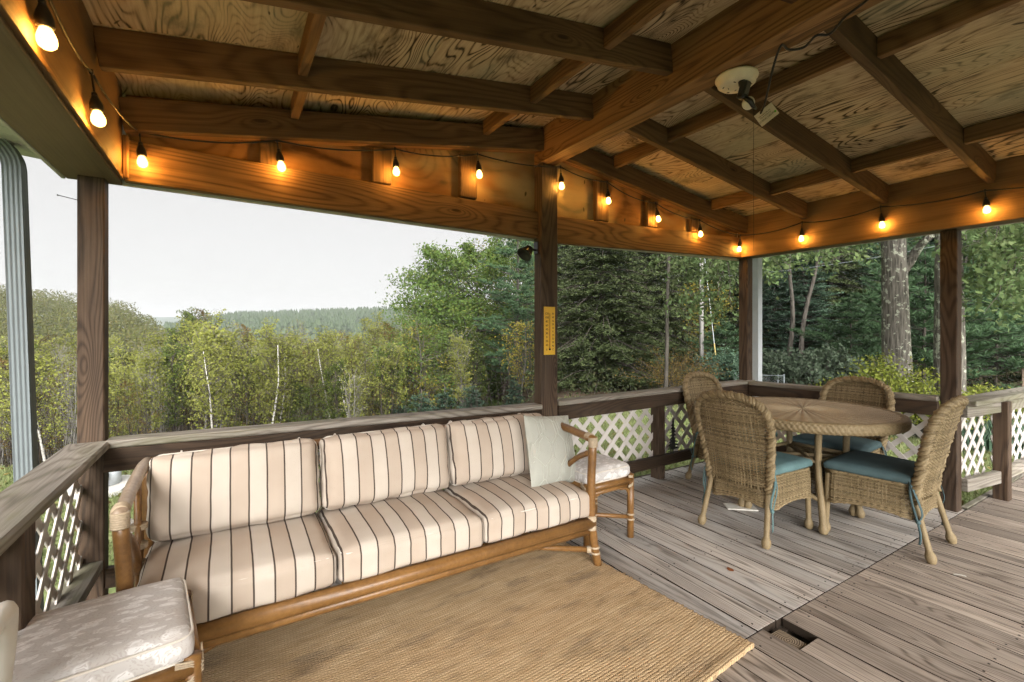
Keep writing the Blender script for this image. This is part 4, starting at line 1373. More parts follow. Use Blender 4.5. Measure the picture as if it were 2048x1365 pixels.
# fallen leaf and scraps on the boards
M['dry_leaf'] = simple('dry_leaf', (.16, .055, .02), .8, .2)
lf = MB(); lf.grid(lambda a, c: ((a - .5) * .03 * (1 - (2 * c - 1) ** 2 * .8), (c - .5) * .036, .003 + .009 * math.sin(a * 3) * c), 5, 6)
lo = lf.build('fallen_leaf', M['dry_leaf'], None, pj(1461, 1141, .0), True); tag(lo, 'small dry brown leaf lying on the boards left of the seam', 'leaf')
lf = MB(); lf.grid(lambda a, c: ((a - .5) * .014, (c - .5) * .05, .002 + .003 * math.sin(c * 3)), 3, 5)
lo = lf.build('paint_chip', M['white_plastic'], None, pj(1920, 1152, .0), True); tag(lo, 'small white chip on the boards right of the seam', 'chip'); lo.rotation_euler = (0, 0, R(35))

# back of a white garden chair at the very left edge
wc = empty('garden_chair', (-.432, 1.275, .0)); tag(wc, 'white plastic garden chair cut off by the left edge, foreground', 'chair')
cpts = curve_pts([(.0, -.32, .40), (.03, -.24, .56), (.05, -.08, .675), (.052, .03, .69), (.035, .10, .61), (.015, .125, .44), (.0, .135, .2), (-.005, .14, .005)], 30)
MB().tube(cpts, [.024] * 30, 12, flat=.8).build('arm', M['white_plastic'], wc, smooth=True)
MB().cbox((-.26, -.1, .40), (.46, .42, .025), .01).build('seat', M['white_plastic'], wc)
for x, y in ((-.46, .1), (-.46, -.28), (-.02, -.28)):
    MB().tube([(x, y, .40), (x * 1.03, y * 1.06, .004)], [.022, .018], 10).build('leg', M['white_plastic'], wc, smooth=True)
MB().cbox((-.50, -.1, .66), (.03, .44, .52), .012).build('backrest', M['white_plastic'], wc)
# ------------------------------------------------------------------ terrain
def sstep(a, b, x):
    t = min(1.0, max(0.0, (x - a) / (b - a))); return t * t * (3 - 2 * t)
def ground_z(x, y):
    p = Vector((x, y, 0)); d = p.dot(FWD); l = p.dot(RGT)
    q = l / max(d, .5)
    wl = 1 - sstep(-.16, .12, q)
    zl_ = -.62 - 6.2 * (1 - math.exp(-max(0.0, d - 6.0) / 9.0)) * sstep(5.5, 8.5, d) - 1.3 * sstep(40, 70, d)
    zl_ += (10.5 + 5 * sstep(-.8, -1.2, q)) * sstep(62, 135, d) * (1 - sstep(-.86, -.70, q))      # wooded hill at the left
    zl_ += 19.5 * sstep(180, 470, d) * (.78 + .3 * sstep(-.7, -.15, q)) * sstep(-.80, -.58, q)     # far ridge
    zl_ += 46 * sstep(900, 1500, d) * (1 - sstep(-.70, -.62, q))
    zr_ = -.62 + .035 * max(0, d - 11) + 5 * sstep(26, 60, d)
    z = zl_ * wl + zr_ * (1 - wl)
    z += .10 * mnoise.noise(Vector((x * .35, y * .35, 0))) * sstep(4, 9, d)
    return z if d > 2 else -.62
def terrain_mat():
    m, nt, out = new_mat('lawn_and_leaf_litter'); g = G(nt)
    ge = g.node('ShaderNodeNewGeometry'); v = ge.outputs['Position']
    n = g.noise(v, .9, 5, .65); f = g.noise(v, 24, 3, .6); s = g.noise(v, 5.0, 3, .6)
    grass = g.ramp(g.math('MULTIPLY_ADD', f, .6, g.math('MULTIPLY', s, .4)), [(.3, (.07, .09, .032)), (.55, (.14, .17, .068)), (.75, (.23, .235, .12))])
    leaf = g.voro(v, 17.0, 'Distance'); lr = g.voro(v, 17.0, 'Color')
    grass = g.mix(g.math('MULTIPLY', g.maprange(leaf, .16, .22, 1, 0), g.maprange(n, .42, .6)), grass, (.16, .115, .05))
    litter = g.ramp(f, [(.3, (.022, .016, .010)), (.6, (.065, .046, .03)), (.8, (.12, .09, .06))])
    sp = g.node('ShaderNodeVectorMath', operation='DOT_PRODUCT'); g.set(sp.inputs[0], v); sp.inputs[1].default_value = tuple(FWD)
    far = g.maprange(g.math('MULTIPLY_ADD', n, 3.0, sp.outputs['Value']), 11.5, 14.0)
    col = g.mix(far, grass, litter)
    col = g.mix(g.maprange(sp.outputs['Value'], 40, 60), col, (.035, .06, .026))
    g.pbsdf(out, col, .95, g.bump(f, .6, .03), .1)
    return m
M['terrain'] = terrain_mat()
# one sheet: fan of rings round the camera, finer near it
tv = []; tf = []
rings = [0.6] + list(np.geomspace(2.0, 40, 52)) + list(np.geomspace(46, 2600, 40))
NA = 200
angs = np.linspace(-180, 180, NA)
for r_ in rings:
    for a in angs:
        an = YAW - R(a); x_, y_ = r_ * math.cos(an), r_ * math.sin(an)
        tv.append((x_, y_, ground_z(x_, y_)))
for i in range(len(rings) - 1):
    for j in range(NA - 1):
        tf.append((i * NA + j, (i + 1) * NA + j, (i + 1) * NA + j + 1, i * NA + j + 1))
me = mesh_np('ground', tv, [f[::-1] for f in tf], 4)
gr = link('ground', me, M['terrain'], None, None, True); gr['kind'] = 'structure'

# ------------------------------------------------------------------ foliage helpers
LEAFK = .86
def leaf_mat(name, cols, trans=.35, tint=.7):
    m, nt, out = new_mat(name); g = G(nt)
    ge = g.node('ShaderNodeNewGeometry'); oi = g.node('ShaderNodeObjectInfo')
    cols = [tuple(q * LEAFK for q in c) for c in cols]
    k = len(cols)
    c = g.ramp(ge.outputs['Random Per Island'], [((i + .5) / k, tuple(.5 * q + .5 * w for q, w in zip(cc, np.mean(np.array(cols), axis=0).tolist()))) for i, cc in enumerate(cols)])
    br = g.node('ShaderNodeCombineXYZ'); t = g.math('MULTIPLY_ADD', oi.outputs['Random'], tint, 1 - tint / 2)
    for i in range(3): g.set(br.inputs[i], t)
    c = g.mix(1.0, c, br.outputs[0], 'MULTIPLY')
    d = g.node('ShaderNodeBsdfDiffuse'); g.set(d.inputs[0], c)
    tr = g.node('ShaderNodeBsdfTranslucent'); g.set(tr.inputs[0], c)
    mx = g.node('ShaderNodeMixShader'); mx.inputs[0].default_value = trans
    nt.links.new(d.outputs[0], mx.inputs[1]); nt.links.new(tr.outputs[0], mx.inputs[2]); nt.links.new(mx.outputs[0], out.inputs[0])
    return m
def bark_mat(name, dark, light, lichen=None, sc=(10, 10, 2.5)):
    m, nt, out = new_mat(name); g = G(nt)
    v, r = g.objco(9)
    n = g.noise(g.vmath('MULTIPLY', v, sc), 1.0, 5, .65, .6)
    w = g.voro(g.vmath('MULTIPLY', v, (sc[0] * 2, sc[1] * 2, sc[2] * 1.1)), 1.0, 'Distance', 'F1')
    col = g.ramp(g.math('MULTIPLY_ADD', w, .5, g.math('MULTIPLY', n, .6)), [(.25, dark), (.7, light)])
    if lichen:
        ln = g.noise(v, 11.0, 4, .6); l2 = g.noise(v, 2.0, 2)
        col = g.mix(g.maprange(g.math('MULTIPLY_ADD', l2, .35, ln), .72, .78, 0, .85, True), col, lichen)
    g.pbsdf(out, col, .9, g.bump(g.math('ADD', w, n), .9, .02), .15)
    return m
M['bark_grey'] = bark_mat('grey_bark', (.022, .019, .015), (.078, .070, .058))
M['bark_dark'] = bark_mat('dark_bark', (.018, .015, .012), (.065, .055, .045))
M['bark_mid'] = bark_mat('sapling_bark', (.055, .05, .042), (.17, .16, .14))
M['bark_white'] = bark_mat('birch_bark', (.16, .15, .13), (.50, .48, .44), None, (6, 6, 18))
M['bark_oak'] = bark_mat('oak_bark', (.03, .027, .022), (.125, .113, .094), (.30, .315, .245), (14, 14, 3.5))
M['lf_birch'] = leaf_mat('birch_leaves', [(.15, .175, .036), (.20, .22, .052), (.26, .25, .075), (.17, .19, .045)])
M['lf_green'] = leaf_mat('green_leaves', [(.06, .09, .022), (.09, .125, .03), (.13, .15, .04), (.075, .105, .028)])
M['lf_rust'] = leaf_mat('rust_leaves', [(.13, .082, .03), (.16, .115, .038), (.115, .105, .03), (.09, .055, .025)])
M['lf_maple'] = leaf_mat('maple_leaves', [(.045, .085, .022), (.065, .11, .028), (.09, .13, .036), (.05, .09, .03), (.12, .13, .03)])
M['lf_oak'] = leaf_mat('oak_leaves', [(.075, .125, .05), (.10, .155, .065), (.13, .175, .06), (.16, .19, .09)])
M['lf_yellow'] = leaf_mat('yellow_leaves', [(.24, .20, .03), (.28, .22, .05), (.20, .20, .04), (.17, .15, .03)])
M['lf_shrub'] = leaf_mat('shrub_leaves', [(.17, .21, .032), (.22, .25, .05), (.13, .18, .032), (.27, .26, .07)])
M['lf_pine'] = leaf_mat('pine_needles', [(.06, .112, .056), (.085, .145, .07), (.045, .085, .045), (.11, .165, .08)], .2)
M['lf_hemlock'] = leaf_mat('hemlock_needles', [(.06, .085, .036), (.098, .125, .05), (.042, .062, .03), (.15, .175, .078)], .2)
M['lf_blue'] = leaf_mat('spruce_needles', [(.052, .092, .060), (.072, .118, .076), (.042, .074, .05), (.10, .145, .095)], .2)
M['lf_laurel'] = leaf_mat('laurel_leaves', [(.085, .12, .075), (.115, .155, .10), (.065, .095, .06), (.15, .18, .125)])
M['lf_far'] = leaf_mat('far_leaves', [(.085, .105, .028), (.11, .125, .035), (.145, .145, .045), (.07, .085, .03), (.15, .115, .045)], .3, 0)
M['lf_farpine'] = leaf_mat('far_pine_needles', [(.058, .080, .045), (.070, .094, .05), (.046, .066, .04)], .1, 0)

def unit(n):
    v = rng.normal(size=(n, 3)); return v / np.linalg.norm(v, axis=1, keepdims=True)
SHAPES = {'rhomb': np.array([(0, -.5), (.30, -.02), (0, .5), (-.30, -.02)]),
          'needle': np.array([(-.07, -.5), (.07, -.5), (.04, .5), (-.04, .5)]),
          'spray': np.array([(-.10, -.5), (.16, -.1), (.05, .5), (-.16, .05)]),
          'oak': np.array([(.03, -.5), (.10, -.2), (.27, -.14), (.16, .02), (.31, .16), (.14, .22), (.10, .46), (-.03, .5), (-.12, .30), (-.30, .24), (-.15, .06), (-.25, -.12), (-.09, -.22)])}
def leaves(cen, size, shape='rhomb', dirs=None, flat=0.0, jitter=.35, bend=None):
    """many leaf faces at once; returns verts, faces, k"""
    sh = SHAPES[shape]; k = len(sh); n = len(cen)
    y = unit(n) if dirs is None else dirs + unit(n) * jitter
    y /= np.linalg.norm(y, axis=1, keepdims=True)
    nn = unit(n)
    if flat: nn[:, 2] += flat * np.sign(nn[:, 2] + 1e-9) * 2; nn /= np.linalg.norm(nn, axis=1, keepdims=True)
    x = np.cross(y, nn); x /= np.linalg.norm(x, axis=1, keepdims=True) + 1e-9
    s = (size * rng.uniform(.65, 1.3, n))[:, None, None]
    v = cen[:, None, :] + s * (sh[None, :, 0:1] * x[:, None, :] + sh[None, :, 1:2] * y[:, None, :])
    f = np.arange(n * k).reshape(n, k)
    return v.reshape(-1, 3), f, k
def crown_obj(name, cen, size, shape, mat, parent, **kw):
    v, f, k = leaves(np.asarray(cen, dtype=np.float64), size, shape, **kw)
    return link(name, mesh_np(name, v, f, k), mat, parent)

def wig(p0, p1, n, amp):
    p0, p1 = Vector(p0), Vector(p1); L = (p1 - p0).length
    out = []
    ph = random.random() * 9
    for i in range(n):
        t = i / (n - 1)
        o = Vector((mnoise.noise(Vector((ph, t * 2.3, 0))), mnoise.noise(Vector((ph, 7, t * 2.3))), .4 * mnoise.noise(Vector((t * 2.3, ph, 3))))) * amp * L * min(1, t * 3)
        out.append(p0.lerp(p1, t) + o)
    return out

def broadleaf(name, H, tr, cb, cr, nl, per, lsize, lmat, bmat, shape='rhomb', stems=1, up=.5, sig=.28, second=None, twig=True, lean=0.0, low=.0):
    """tapered trunk(s), limbs reaching into the crown, leaf clumps along the limbs"""
    t = empty(name)
    tk = MB(); lk = MB() if bmat == 'bark_white' else tk; cen = []; cen2 = []
    for s in range(stems):
        base = Vector((random.uniform(-.12, .12), random.uniform(-.12, .12), -.3)) * (1 if stems > 1 else .1)
        base.z = -.3
        tp = Vector((random.uniform(-.12, .12) * H * (1 + lean), random.uniform(-.1, .1) * H, H * random.uniform(.9, 1.0)))
        path = wig(base, tp, 12, .035)
        rr = tr * (1 if stems == 1 else .75)
        tk.tube(path, [rr * (1.25 if i == 0 else 1) * (1 - .88 * (i / 11)) + .006 for i in range(12)], 7)
        for i in range(nl // stems):
            f = cb + (1 - cb) * (i + random.random()) / (nl // stems)
            f = min(.98, f)
            k = f * 11; a = int(min(k, 10)); p = path[a].lerp(path[a + 1], k - a)
            prof = math.sin(math.pi * min(1, max(.12, (f - cb * .75) / (1.06 - cb * .75)))) ** .7
            L = cr * prof * random.uniform(.6, 1.1)
            an = random.uniform(0, 2 * math.pi)
            e = p + Vector((math.cos(an) * L, math.sin(an) * L, L * up * random.uniform(.5, 1.5)))
            lp = wig(p, e, 6, .10)
            r0 = max(.008, tr * .38 * (1 - f * .7))
            lk.tube(lp, [r0 * (1 - .8 * j / 5) + .003 for j in range(6)], 5, cap=False)
            for j in range(3, 6):
                c = lp[j]
                m_ = int(per * random.uniform(.5, 1.4) / 3)
                if m_ < 1: continue
                q = rng.normal(size=(m_, 3)) * np.array([sig, sig, sig * .6]) * max(.4, prof) + np.array(c)
                (cen2 if second and random.random() < second[1] + second[2] * (1 - f) else cen).append(q)
                if twig:
                    for _ in range(2):
                        w = c + Vector((random.gauss(0, sig), random.gauss(0, sig), random.gauss(.05, sig * .6)))
                        lk.tube([c, c.lerp(w, .5) + Vector((0, 0, .03)), w], [.006, .0045, .0025], 4, cap=False)
    tk.build('trunk', M[bmat], t, smooth=True)
    if lk is not tk: lk.build('branches', M['bark_dark'], t, smooth=True)
    if cen: crown_obj('crown', np.concatenate(cen), lsize, shape, M[lmat], t)
    if cen2: crown_obj('turning_leaves', np.concatenate(cen2), lsize, shape, M[second[0]], t)
    return t

def conifer(name, H, tr, cr, nw, nb, mat, bmat, style='pine', lsize=.13, dens=1.0, base=.12):
    t = empty(name); tk = MB()
    path = wig((0, 0, -.3), (random.uniform(-.02, .02) * H, 0, H), 12, .012)
    tk.tube(path, [tr * (1 - .92 * i / 11) + .006 for i in range(12)], 8)
    cen = []; dr = []
    for w in range(nw):
        f = base + (1 - base) * (w + random.random() * .6) / nw
        z = f * H
        rad = cr * ((1 - f) ** .75) * (1.0 if style != 'pine' else (.75 + .5 * random.random()))
        if style == 'pine': rad = cr * min(1, (1 - f) * 1.9 + .08) * random.uniform(.6, 1.1)
        a0 = random.random() * 6
        for b in range(nb):
            an = a0 + 2 * math.pi * b / nb + random.uniform(-.3, .3)
            L = rad * random.uniform(.7, 1.15)
            if L < .1: continue
            rise = {'pine': .22, 'hemlock': -.10, 'spruce': .05}[style]
            p0 = Vector((path[min(11, int(f * 11))].x, path[min(11, int(f * 11))].y, z + random.uniform(-.5, .5) * H / nw * 2))
            p1 = p0 + Vector((math.cos(an) * L, math.sin(an) * L, L * rise + (random.uniform(-.28, .25) * L)))
            mid = p0.lerp(p1, .5) + Vector((0, 0, L * (.10 if style == 'hemlock' else -.05)))
            lp = curve_pts([p0, mid, p1], 7)
            tk.tube(lp, [max(.004, tr * .22 * (1 - f)) * (1 - .8 * j / 6) + .003 for j in range(7)], 4, cap=False)
            bd = (p1 - p0).normalized(); sd = Vector((-bd.y, bd.x, 0)).normalized()
            if style == 'pine':
                nt_ = max(3, int(L * 9 * dens))
                for q in range(nt_):
                    s = .25 + .75 * random.random()
                    c = p0.lerp(p1, s) + sd * random.uniform(-.3, .3) * L * (1.1 - s) + Vector((0, 0, random.uniform(-.03, .06)))
                    m_ = 16
                    d_ = unit(m_); d_[:, 2] = np.abs(d_[:, 2]) * .6; d_ += np.array(bd) * .5
                    d_ /= np.linalg.norm(d_, axis=1, keepdims=True)
                    cen.append(np.array(c) + d_ * lsize * .5); dr.append(d_)
            else:
                nt_ = max(3, int(L * 12 * dens))
                for q in range(nt_):
                    s = .12 + .9 * random.random()
                    side = random.choice((-1, 1))
                    tw = (bd * .55 + sd * side * .8 + Vector((0, 0, -.18 if style == 'hemlock' else .1))).normalized()
                    tl = L * .34 * (1.15 - s) + .10
                    m_ = 11
                    tt = rng.uniform(0, 1, m_)[:, None]
                    c = np.array(p0.lerp(p1, s)) + np.array(tw) * tl * tt + rng.normal(size=(m_, 3)) * np.array([.035, .035, .02])
                    c[:, 2] -= .10 * tl * tt[:, 0] ** 2 * (1.5 if style == 'hemlock' else 0)
                    d_ = np.tile(np.array(tw), (m_, 1)) + rng.normal(size=(m_, 3)) * np.array([.7, .7, .25])
                    d_ /= np.linalg.norm(d_, axis=1, keepdims=True)
                    cen.append(c); dr.append(d_)
    tk.build('trunk', M[bmat], t, smooth=True)
    crown_obj('crown', np.concatenate(cen), lsize, 'needle' if style == 'pine' else 'spray', M[mat], t, dirs=np.concatenate(dr), jitter=.15 if style == 'pine' else .3, flat=0 if style == 'pine' else .5)
    return t

USED = {}
def plant(proto, u, d, label, cat='tree', group=None, vtop=None, H=None, rz=None, s=None, dz=0.0):
    """set a tree (first time the prototype itself, then copies) on the ground at photo column u, depth d"""
    c = proto if proto.name not in USED else copy_tree(proto)
    USED[proto.name] = 1
    p = at(u, d); z = ground_z(p.x, p.y)
    if vtop is not None: s = ((660 - vtop) / 930 * d + CAMH - z) / H
    s = s or 1.0
    c.location = (p.x, p.y, z + dz)
    c.rotation_euler = (0, 0, random.uniform(0, 6.28) if rz is None else rz)
    c.scale = (s, s, s)
    tag(c, label, cat, group)
    return c

# ------------------------------------------------------------------ far woods
def far_wood():
    cen = []
    for i in range(900):       # hill at the left
        u = random.uniform(-140, 345); d = random.uniform(62, 150)
        p = at(u, d); z = ground_z(p.x, p.y)
        h = random.uniform(4.5, 8.5); r_ = random.uniform(1.6, 2.9)
        n = int(130 * (90 / d) ** .5)
        q = unit(n) * (rng.uniform(.55, 1, n) ** .33)[:, None] * np.array([r_, r_, h * .42])
        q[:, 2] += h * .6
        cen.append(q + np.array((p.x, p.y, z)))
    for i in range(520):       # valley floor in the middle
        u = random.uniform(330, 1000); d = random.uniform(44, 130)
        p = at(u, d); z = ground_z(p.x, p.y)
        h = random.uniform(5, 7.5); r_ = random.uniform(1.5, 2.6)
        n = int(130 * (80 / d) ** .5)
        q = unit(n) * (rng.uniform(.55, 1, n) ** .33)[:, None] * np.array([r_, r_, h * .42])
        q[:, 2] += h * .6
        cen.append(q + np.array((p.x, p.y, z)))
    c = np.concatenate(cen)
    v, f, k = leaves(c, .42, 'rhomb')
    o = link('far_wood', mesh_np('far_wood', v, f, k), M['lf_far'])
    tag(o, 'far hillside and valley woods of small green and yellowing crowns', 'woods', kind='stuff')
    # pines on the far ridge
    vs = []; fs = []
    for i in range(5200):
        u = random.uniform(330, 1150); d = random.uniform(250, 520) if random.random() < .8 else random.uniform(420, 520)
        p = at(u, d); z = ground_z(p.x, p.y)
        h = random.uniform(8, 13); r_ = h * random.uniform(.19, .27)
        for q in range(3):
            b = len(vs); zb = z + h * (.12 + .26 * q); zt = zb + h * (.42 if q < 2 else .36); rq = r_ * (1 - .26 * q)
            a0 = random.random() * 6
            for j in range(6):
                rj = rq * random.uniform(.7, 1.2)
                vs.append((p.x + rj * math.cos(a0 + j * 1.047), p.y + rj * math.sin(a0 + j * 1.047), zb + random.uniform(-.04, .04) * h))
            vs.append((p.x, p.y, zt))
            for j in range(6): fs.append((b + j, b + (j + 1) % 6, b + 6))
    o = link('far_pines', mesh_np('far_pines', vs, fs, 3), M['lf_farpine'])
    tag(o, 'dense pine forest covering the far ridge', 'forest', kind='stuff')
    # blue hill in the gap
    b = MB()
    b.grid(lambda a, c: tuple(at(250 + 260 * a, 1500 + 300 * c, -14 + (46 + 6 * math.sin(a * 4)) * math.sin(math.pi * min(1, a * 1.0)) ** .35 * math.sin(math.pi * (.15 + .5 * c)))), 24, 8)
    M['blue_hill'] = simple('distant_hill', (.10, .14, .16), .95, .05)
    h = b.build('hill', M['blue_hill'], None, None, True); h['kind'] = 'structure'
far_wood()

# ------------------------------------------------------------------ the birch thicket below the porch
TH = 'slender trees of the thicket below the porch'
pA = broadleaf('birch_tree', 6.5, .045, .50, .55, 60, 46, .10, 'lf_birch', 'bark_mid', up=1.9, sig=.13, stems=1, second=('lf_rust', -.25, .5))
pB = broadleaf('birch_tree', 6.5, .048, .42, .60, 60, 34, .10, 'lf_birch', 'bark_dark', up=1.7, sig=.14, second=('lf_rust', -.1, .9), stems=2)
pC = broadleaf('birch_tree', 6.3, .045, .36, .55, 54, 34, .095, 'lf_rust', 'bark_dark', up=1.8, sig=.14, second=('lf_birch', .45, -.5), stems=2)
pD = broadleaf('birch_tree', 6.6, .045, .30, .65, 54, 13, .09, 'lf_birch', 'bark_mid', up=1.8, sig=.2, stems=3)
pE = broadleaf('birch_tree', 6.4, .055, .46, .70, 60, 52, .105, 'lf_green', 'bark_dark', up=1.4, sig=.15)
HH = {pA.name: 6.5, pB.name: 6.5, pC.name: 6.3, pD.name: 6.6, pE.name: 6.4}
LB = {pA.name: 'slender birch with yellow-green crown', pB.name: 'twin-stemmed birch with rusty lower leaves',
      pC.name: 'thin rust-leaved birch', pD.name: 'nearly bare three-stemmed birch', pE.name: 'dense green young tree'}
def where(u, d):
    z = 'left of the left post' if u < 150 else "above the sofa's left cushion" if u < 620 else "above the sofa's middle cushion" if u < 880 else "above the sofa's right cushion"
    return (' in the thicket\'s front rows, ' if d < 22.5 else ' deep in the thicket, ') + z
def vt(u):
    pts = [(-120, 670), (60, 682), (150, 690), (230, 700), (300, 692), (345, 668), (400, 630), (450, 652), (520, 664), (600, 672), (700, 668), (740, 655), (820, 650), (900, 640), (1050, 650)]
    for (a, b), (c, d) in zip(pts[:-1], pts[1:]):
        if u <= c: return b + (d - b) * (u - a) / (c - a)
    return 660
protos = [pA, pB, pC, pD, pE]
wts = [3.6, 3.0, 1.5, 2.4, 1.3]
rows_ = [(17.5, 34, 34), (20.5, 46, 24), (24, 48, 14), (28, 46, 5), (33, 44, -2), (40, 40, -7)]
for d0, n, dv in rows_:
    for i in range(n):
        u = -110 + (1010 + 60) * (i + random.random()) / n
        d = d0 * random.uniform(.9, 1.12)
        if u > 800 and d < 20: continue
        pr_ = random.choices(protos, wts)[0]
        plant(pr_, u, d, LB[pr_.name] + where(u, d), group=TH, vtop=vt(u) + dv + random.triangular(-18, 70, 4), H=HH[pr_.name])
# white-stemmed birches that stand out
W1 = broadleaf('white_birch', 6.2, .055, .5, .8, 36, 70, .085, 'lf_birch', 'bark_white', up=.9, sig=.25, lean=.6)
for u, d, v_, lab in ((128, 12.5, 690, 'white-trunked birch leaning left of the left post'), (545, 17, 660, 'leaning white-trunked birch behind the left sofa cushion'), (455, 16, 672, 'curved white birch trunk left of centre in the thicket'),
                      (563, 18, 665, 'second white birch trunk forming a V with its leaning neighbour'), (690, 20, 672, 'white birch stem near the pine hill, right part of thicket'), (725, 19, 700, 'pale birch stem just left of the big maple')):
    plant(W1, u, d, lab, group='white-stemmed birches', vtop=v_, H=6.2)
# fill of twigs and low brush at the foot of the thicket
def brush():
    cen = []; 
    for i in range(700):
        u = random.uniform(-150, 1020); d = random.uniform(12.0, 34)
        if u > 750 and d < 16: continue
        p = at(u, d); z = ground_z(p.x, p.y)
        n = 70
        q = rng.normal(size=(n, 3)) * np.array([.45, .45, .4]); q[:, 2] = np.abs(q[:, 2]) + .1
        cen.append(q + np.array((p.x, p.y, z)))
    v, f, k = leaves(np.concatenate(cen), .085, 'rhomb')
    o = link('brush', mesh_np('brush', v, f, k), leaf_mat('brush_leaves', [(.05, .06, .018), (.085, .085, .025), (.12, .08, .028), (.04, .045, .018)], .3, 0))
    tag(o, 'low tangled brush under the birch thicket', 'brush', kind='stuff')
    st = []; fa = []
    for i in range(1500):
        u = random.uniform(-150, 1350); d = random.uniform(12, 34)
        if u > 800: d = max(d, 17)
        p = at(u, d); z = ground_z(p.x, p.y); h = random.uniform(1.5, 4.2); h = min(h, CAMH - (690 - 660) / 930 * d - z) if u < 1000 else h; w = random.uniform(.006, .016)
        a = Vector((random.gauss(0, .12) * h, random.gauss(0, .12) * h, h)); b = len(st)
        for q in range(3):
            an = q * 2.09
            st.append((p.x + w * math.cos(an), p.y + w * math.sin(an), z)); 
        for q in range(3):
            an = q * 2.09
            st.append((p.x + a.x + .3 * w * math.cos(an), p.y + a.y + .3 * w * math.sin(an), z + a.z))
        for q in range(3): fa.append((b + q, b + (q + 1) % 3, b + 3 + (q + 1) % 3, b + 3 + q))
    o = link('bare_saplings', mesh_np('bare_saplings', st, fa, 4), M['bark_dark'])
    tag(o, 'bare dark sapling stems crowded in the thicket', 'saplings', kind='stuff')
brush()

# ------------------------------------------------------------------ big trees in the middle
maple = broadleaf('maple_tree', 9.0, .16, .16, 3.0, 110, 420, .13, 'lf_maple', 'bark_grey', up=.42, sig=.42, stems=2, shape='oak', twig=True)
plant(maple, 945, 25, 'broad green maple rising above the others left of the middle post', vtop=500, H=9.0, rz=1.0)
maple2 = broadleaf('maple_tree', 9.5, .13, .30, 2.4, 60, 150, .13, 'lf_maple', 'bark_grey', up=.5, sig=.45, stems=2, shape='oak', second=('lf_yellow', .12, .1))
plant(maple2, 985, 28, 'tall thin maple with grey bare top just left of the middle post', vtop=462, H=9.5, rz=2.0)
plant(maple2, 860, 21, 'lower spreading maple at the left of the tall ones', vtop=640, H=9.5, rz=4.1)
yel = broadleaf('sapling', 4.5, .05, .25, 1.3, 36, 60, .11, 'lf_yellow', 'bark_grey', up=.6, sig=.3)
plant(yel, 1040, 19, 'yellow-leaved young tree just left of the middle post', vtop=640, H=4.5)
plant(yel, 1395, 17, 'yellowing young tree right of the dark hemlock', vtop=560, H=4.5)
wp = conifer('white_pine', 9.5, .15, 2.6, 24, 6, 'lf_pine', 'bark_grey', 'pine', .17, 1.25, .12)
plant(wp, 1035, 22, 'feathery white pine just left of the middle post', vtop=440, H=9.5)
hem = conifer('hemlock', 9.5, .16, 3.2, 46, 8, 'lf_hemlock', 'bark_dark', 'hemlock', .14, 1.35, .04)
plant(hem, 1205, 14.5, 'huge dense hemlock right of the middle post', vtop=330, H=9.5)
plant(hem, 1310, 17.5, 'dark hemlock partly behind the huge one, to its right', vtop=390, H=9.5, rz=2.2)
spr = conifer('young_spruce', 2.6, .035, .95, 20, 7, 'lf_blue', 'bark_dark', 'spruce', .09, 1.5, .04)
for u, d, v_, lab in ((845, 17, 778, 'leftmost small spruce under the maples'), (885, 18.5, 770, 'small spruce second from left under the maples'), (945, 18, 765, 'bushy small spruce under the tall thin maple'), (1030, 16, 755, 'small spruce just left of the middle post'), (800, 19, 795, 'tiny spruce at the edge of the birch thicket')):
    plant(spr, u, d, lab, group='young spruces', vtop=v_, H=2.6)

# ------------------------------------------------------------------ right-hand woods
FW = 'conifers of the dark wood on the right'
sp2 = conifer('spruce_tree', 9.0, .14, 2.3, 40, 8, 'lf_blue', 'bark_dark', 'spruce', .15, 1.1, .06)
for i, (u, d, v_, pr_, H) in enumerate([(1430, 21, 380, hem, 9.5), (1480, 24, 400, sp2, 9), (1545, 20, 420, sp2, 9), (1610, 17, 420, sp2, 9), (1660, 19.5, 380, hem, 9.5), (1720, 22, 400, sp2, 9), (1790, 18, 400, wp, 9.5), (1850, 21, 390, sp2, 9),
                                 (1930, 17, 400, wp, 9.5), (1985, 20, 380, hem, 9.5), (2060, 17.5, 400, wp, 9.5), (2110, 21, 400, sp2, 9), (1395, 26, 440, hem, 9.5), (1580, 27, 400, wp, 9.5), (1890, 27, 380, hem, 9.5), (1470, 30, 400, wp, 9.5), (1750, 30, 380, hem, 9.5), (2040, 28, 380, sp2, 9), (1120, 26, 440, hem, 9.5), (1250, 27, 430, sp2, 9)]):
    zone = 'left of the far corner post' if u < 1500 else 'between corner post and lichened oak' if u < 1765 else 'behind the lichened oak trunk' if u < 1900 else 'right of the right-hand post'
    kind = {hem.name: 'dark drooping hemlock', wp.name: 'soft white pine', sp2.name: 'blue-green spruce'}[pr_.name] + (' far back in the wood, ' if d > 23 else ' in the wood, ') + zone
    plant(pr_, u, d, kind, group=FW, vtop=v_, H=H)
# low pine boughs that catch the light
wpl = conifer('young_pine', 3.4, .05, 1.7, 14, 6, 'lf_pine', 'bark_dark', 'pine', .15, 1.5, .08)
for u, d, v_, lab in ((1700, 13, 590, 'light green young pine left of the lichen-covered oak trunk'), (1845, 13, 500, 'light green young pine between the oak trunk and the right post'), (1990, 13.5, 560, 'light green young pine right of the right-hand post'), (1450, 15, 640, 'young pine beside the far corner post')):
    plant(wpl, u, d, lab, group='young pines', vtop=v_, H=3.4)
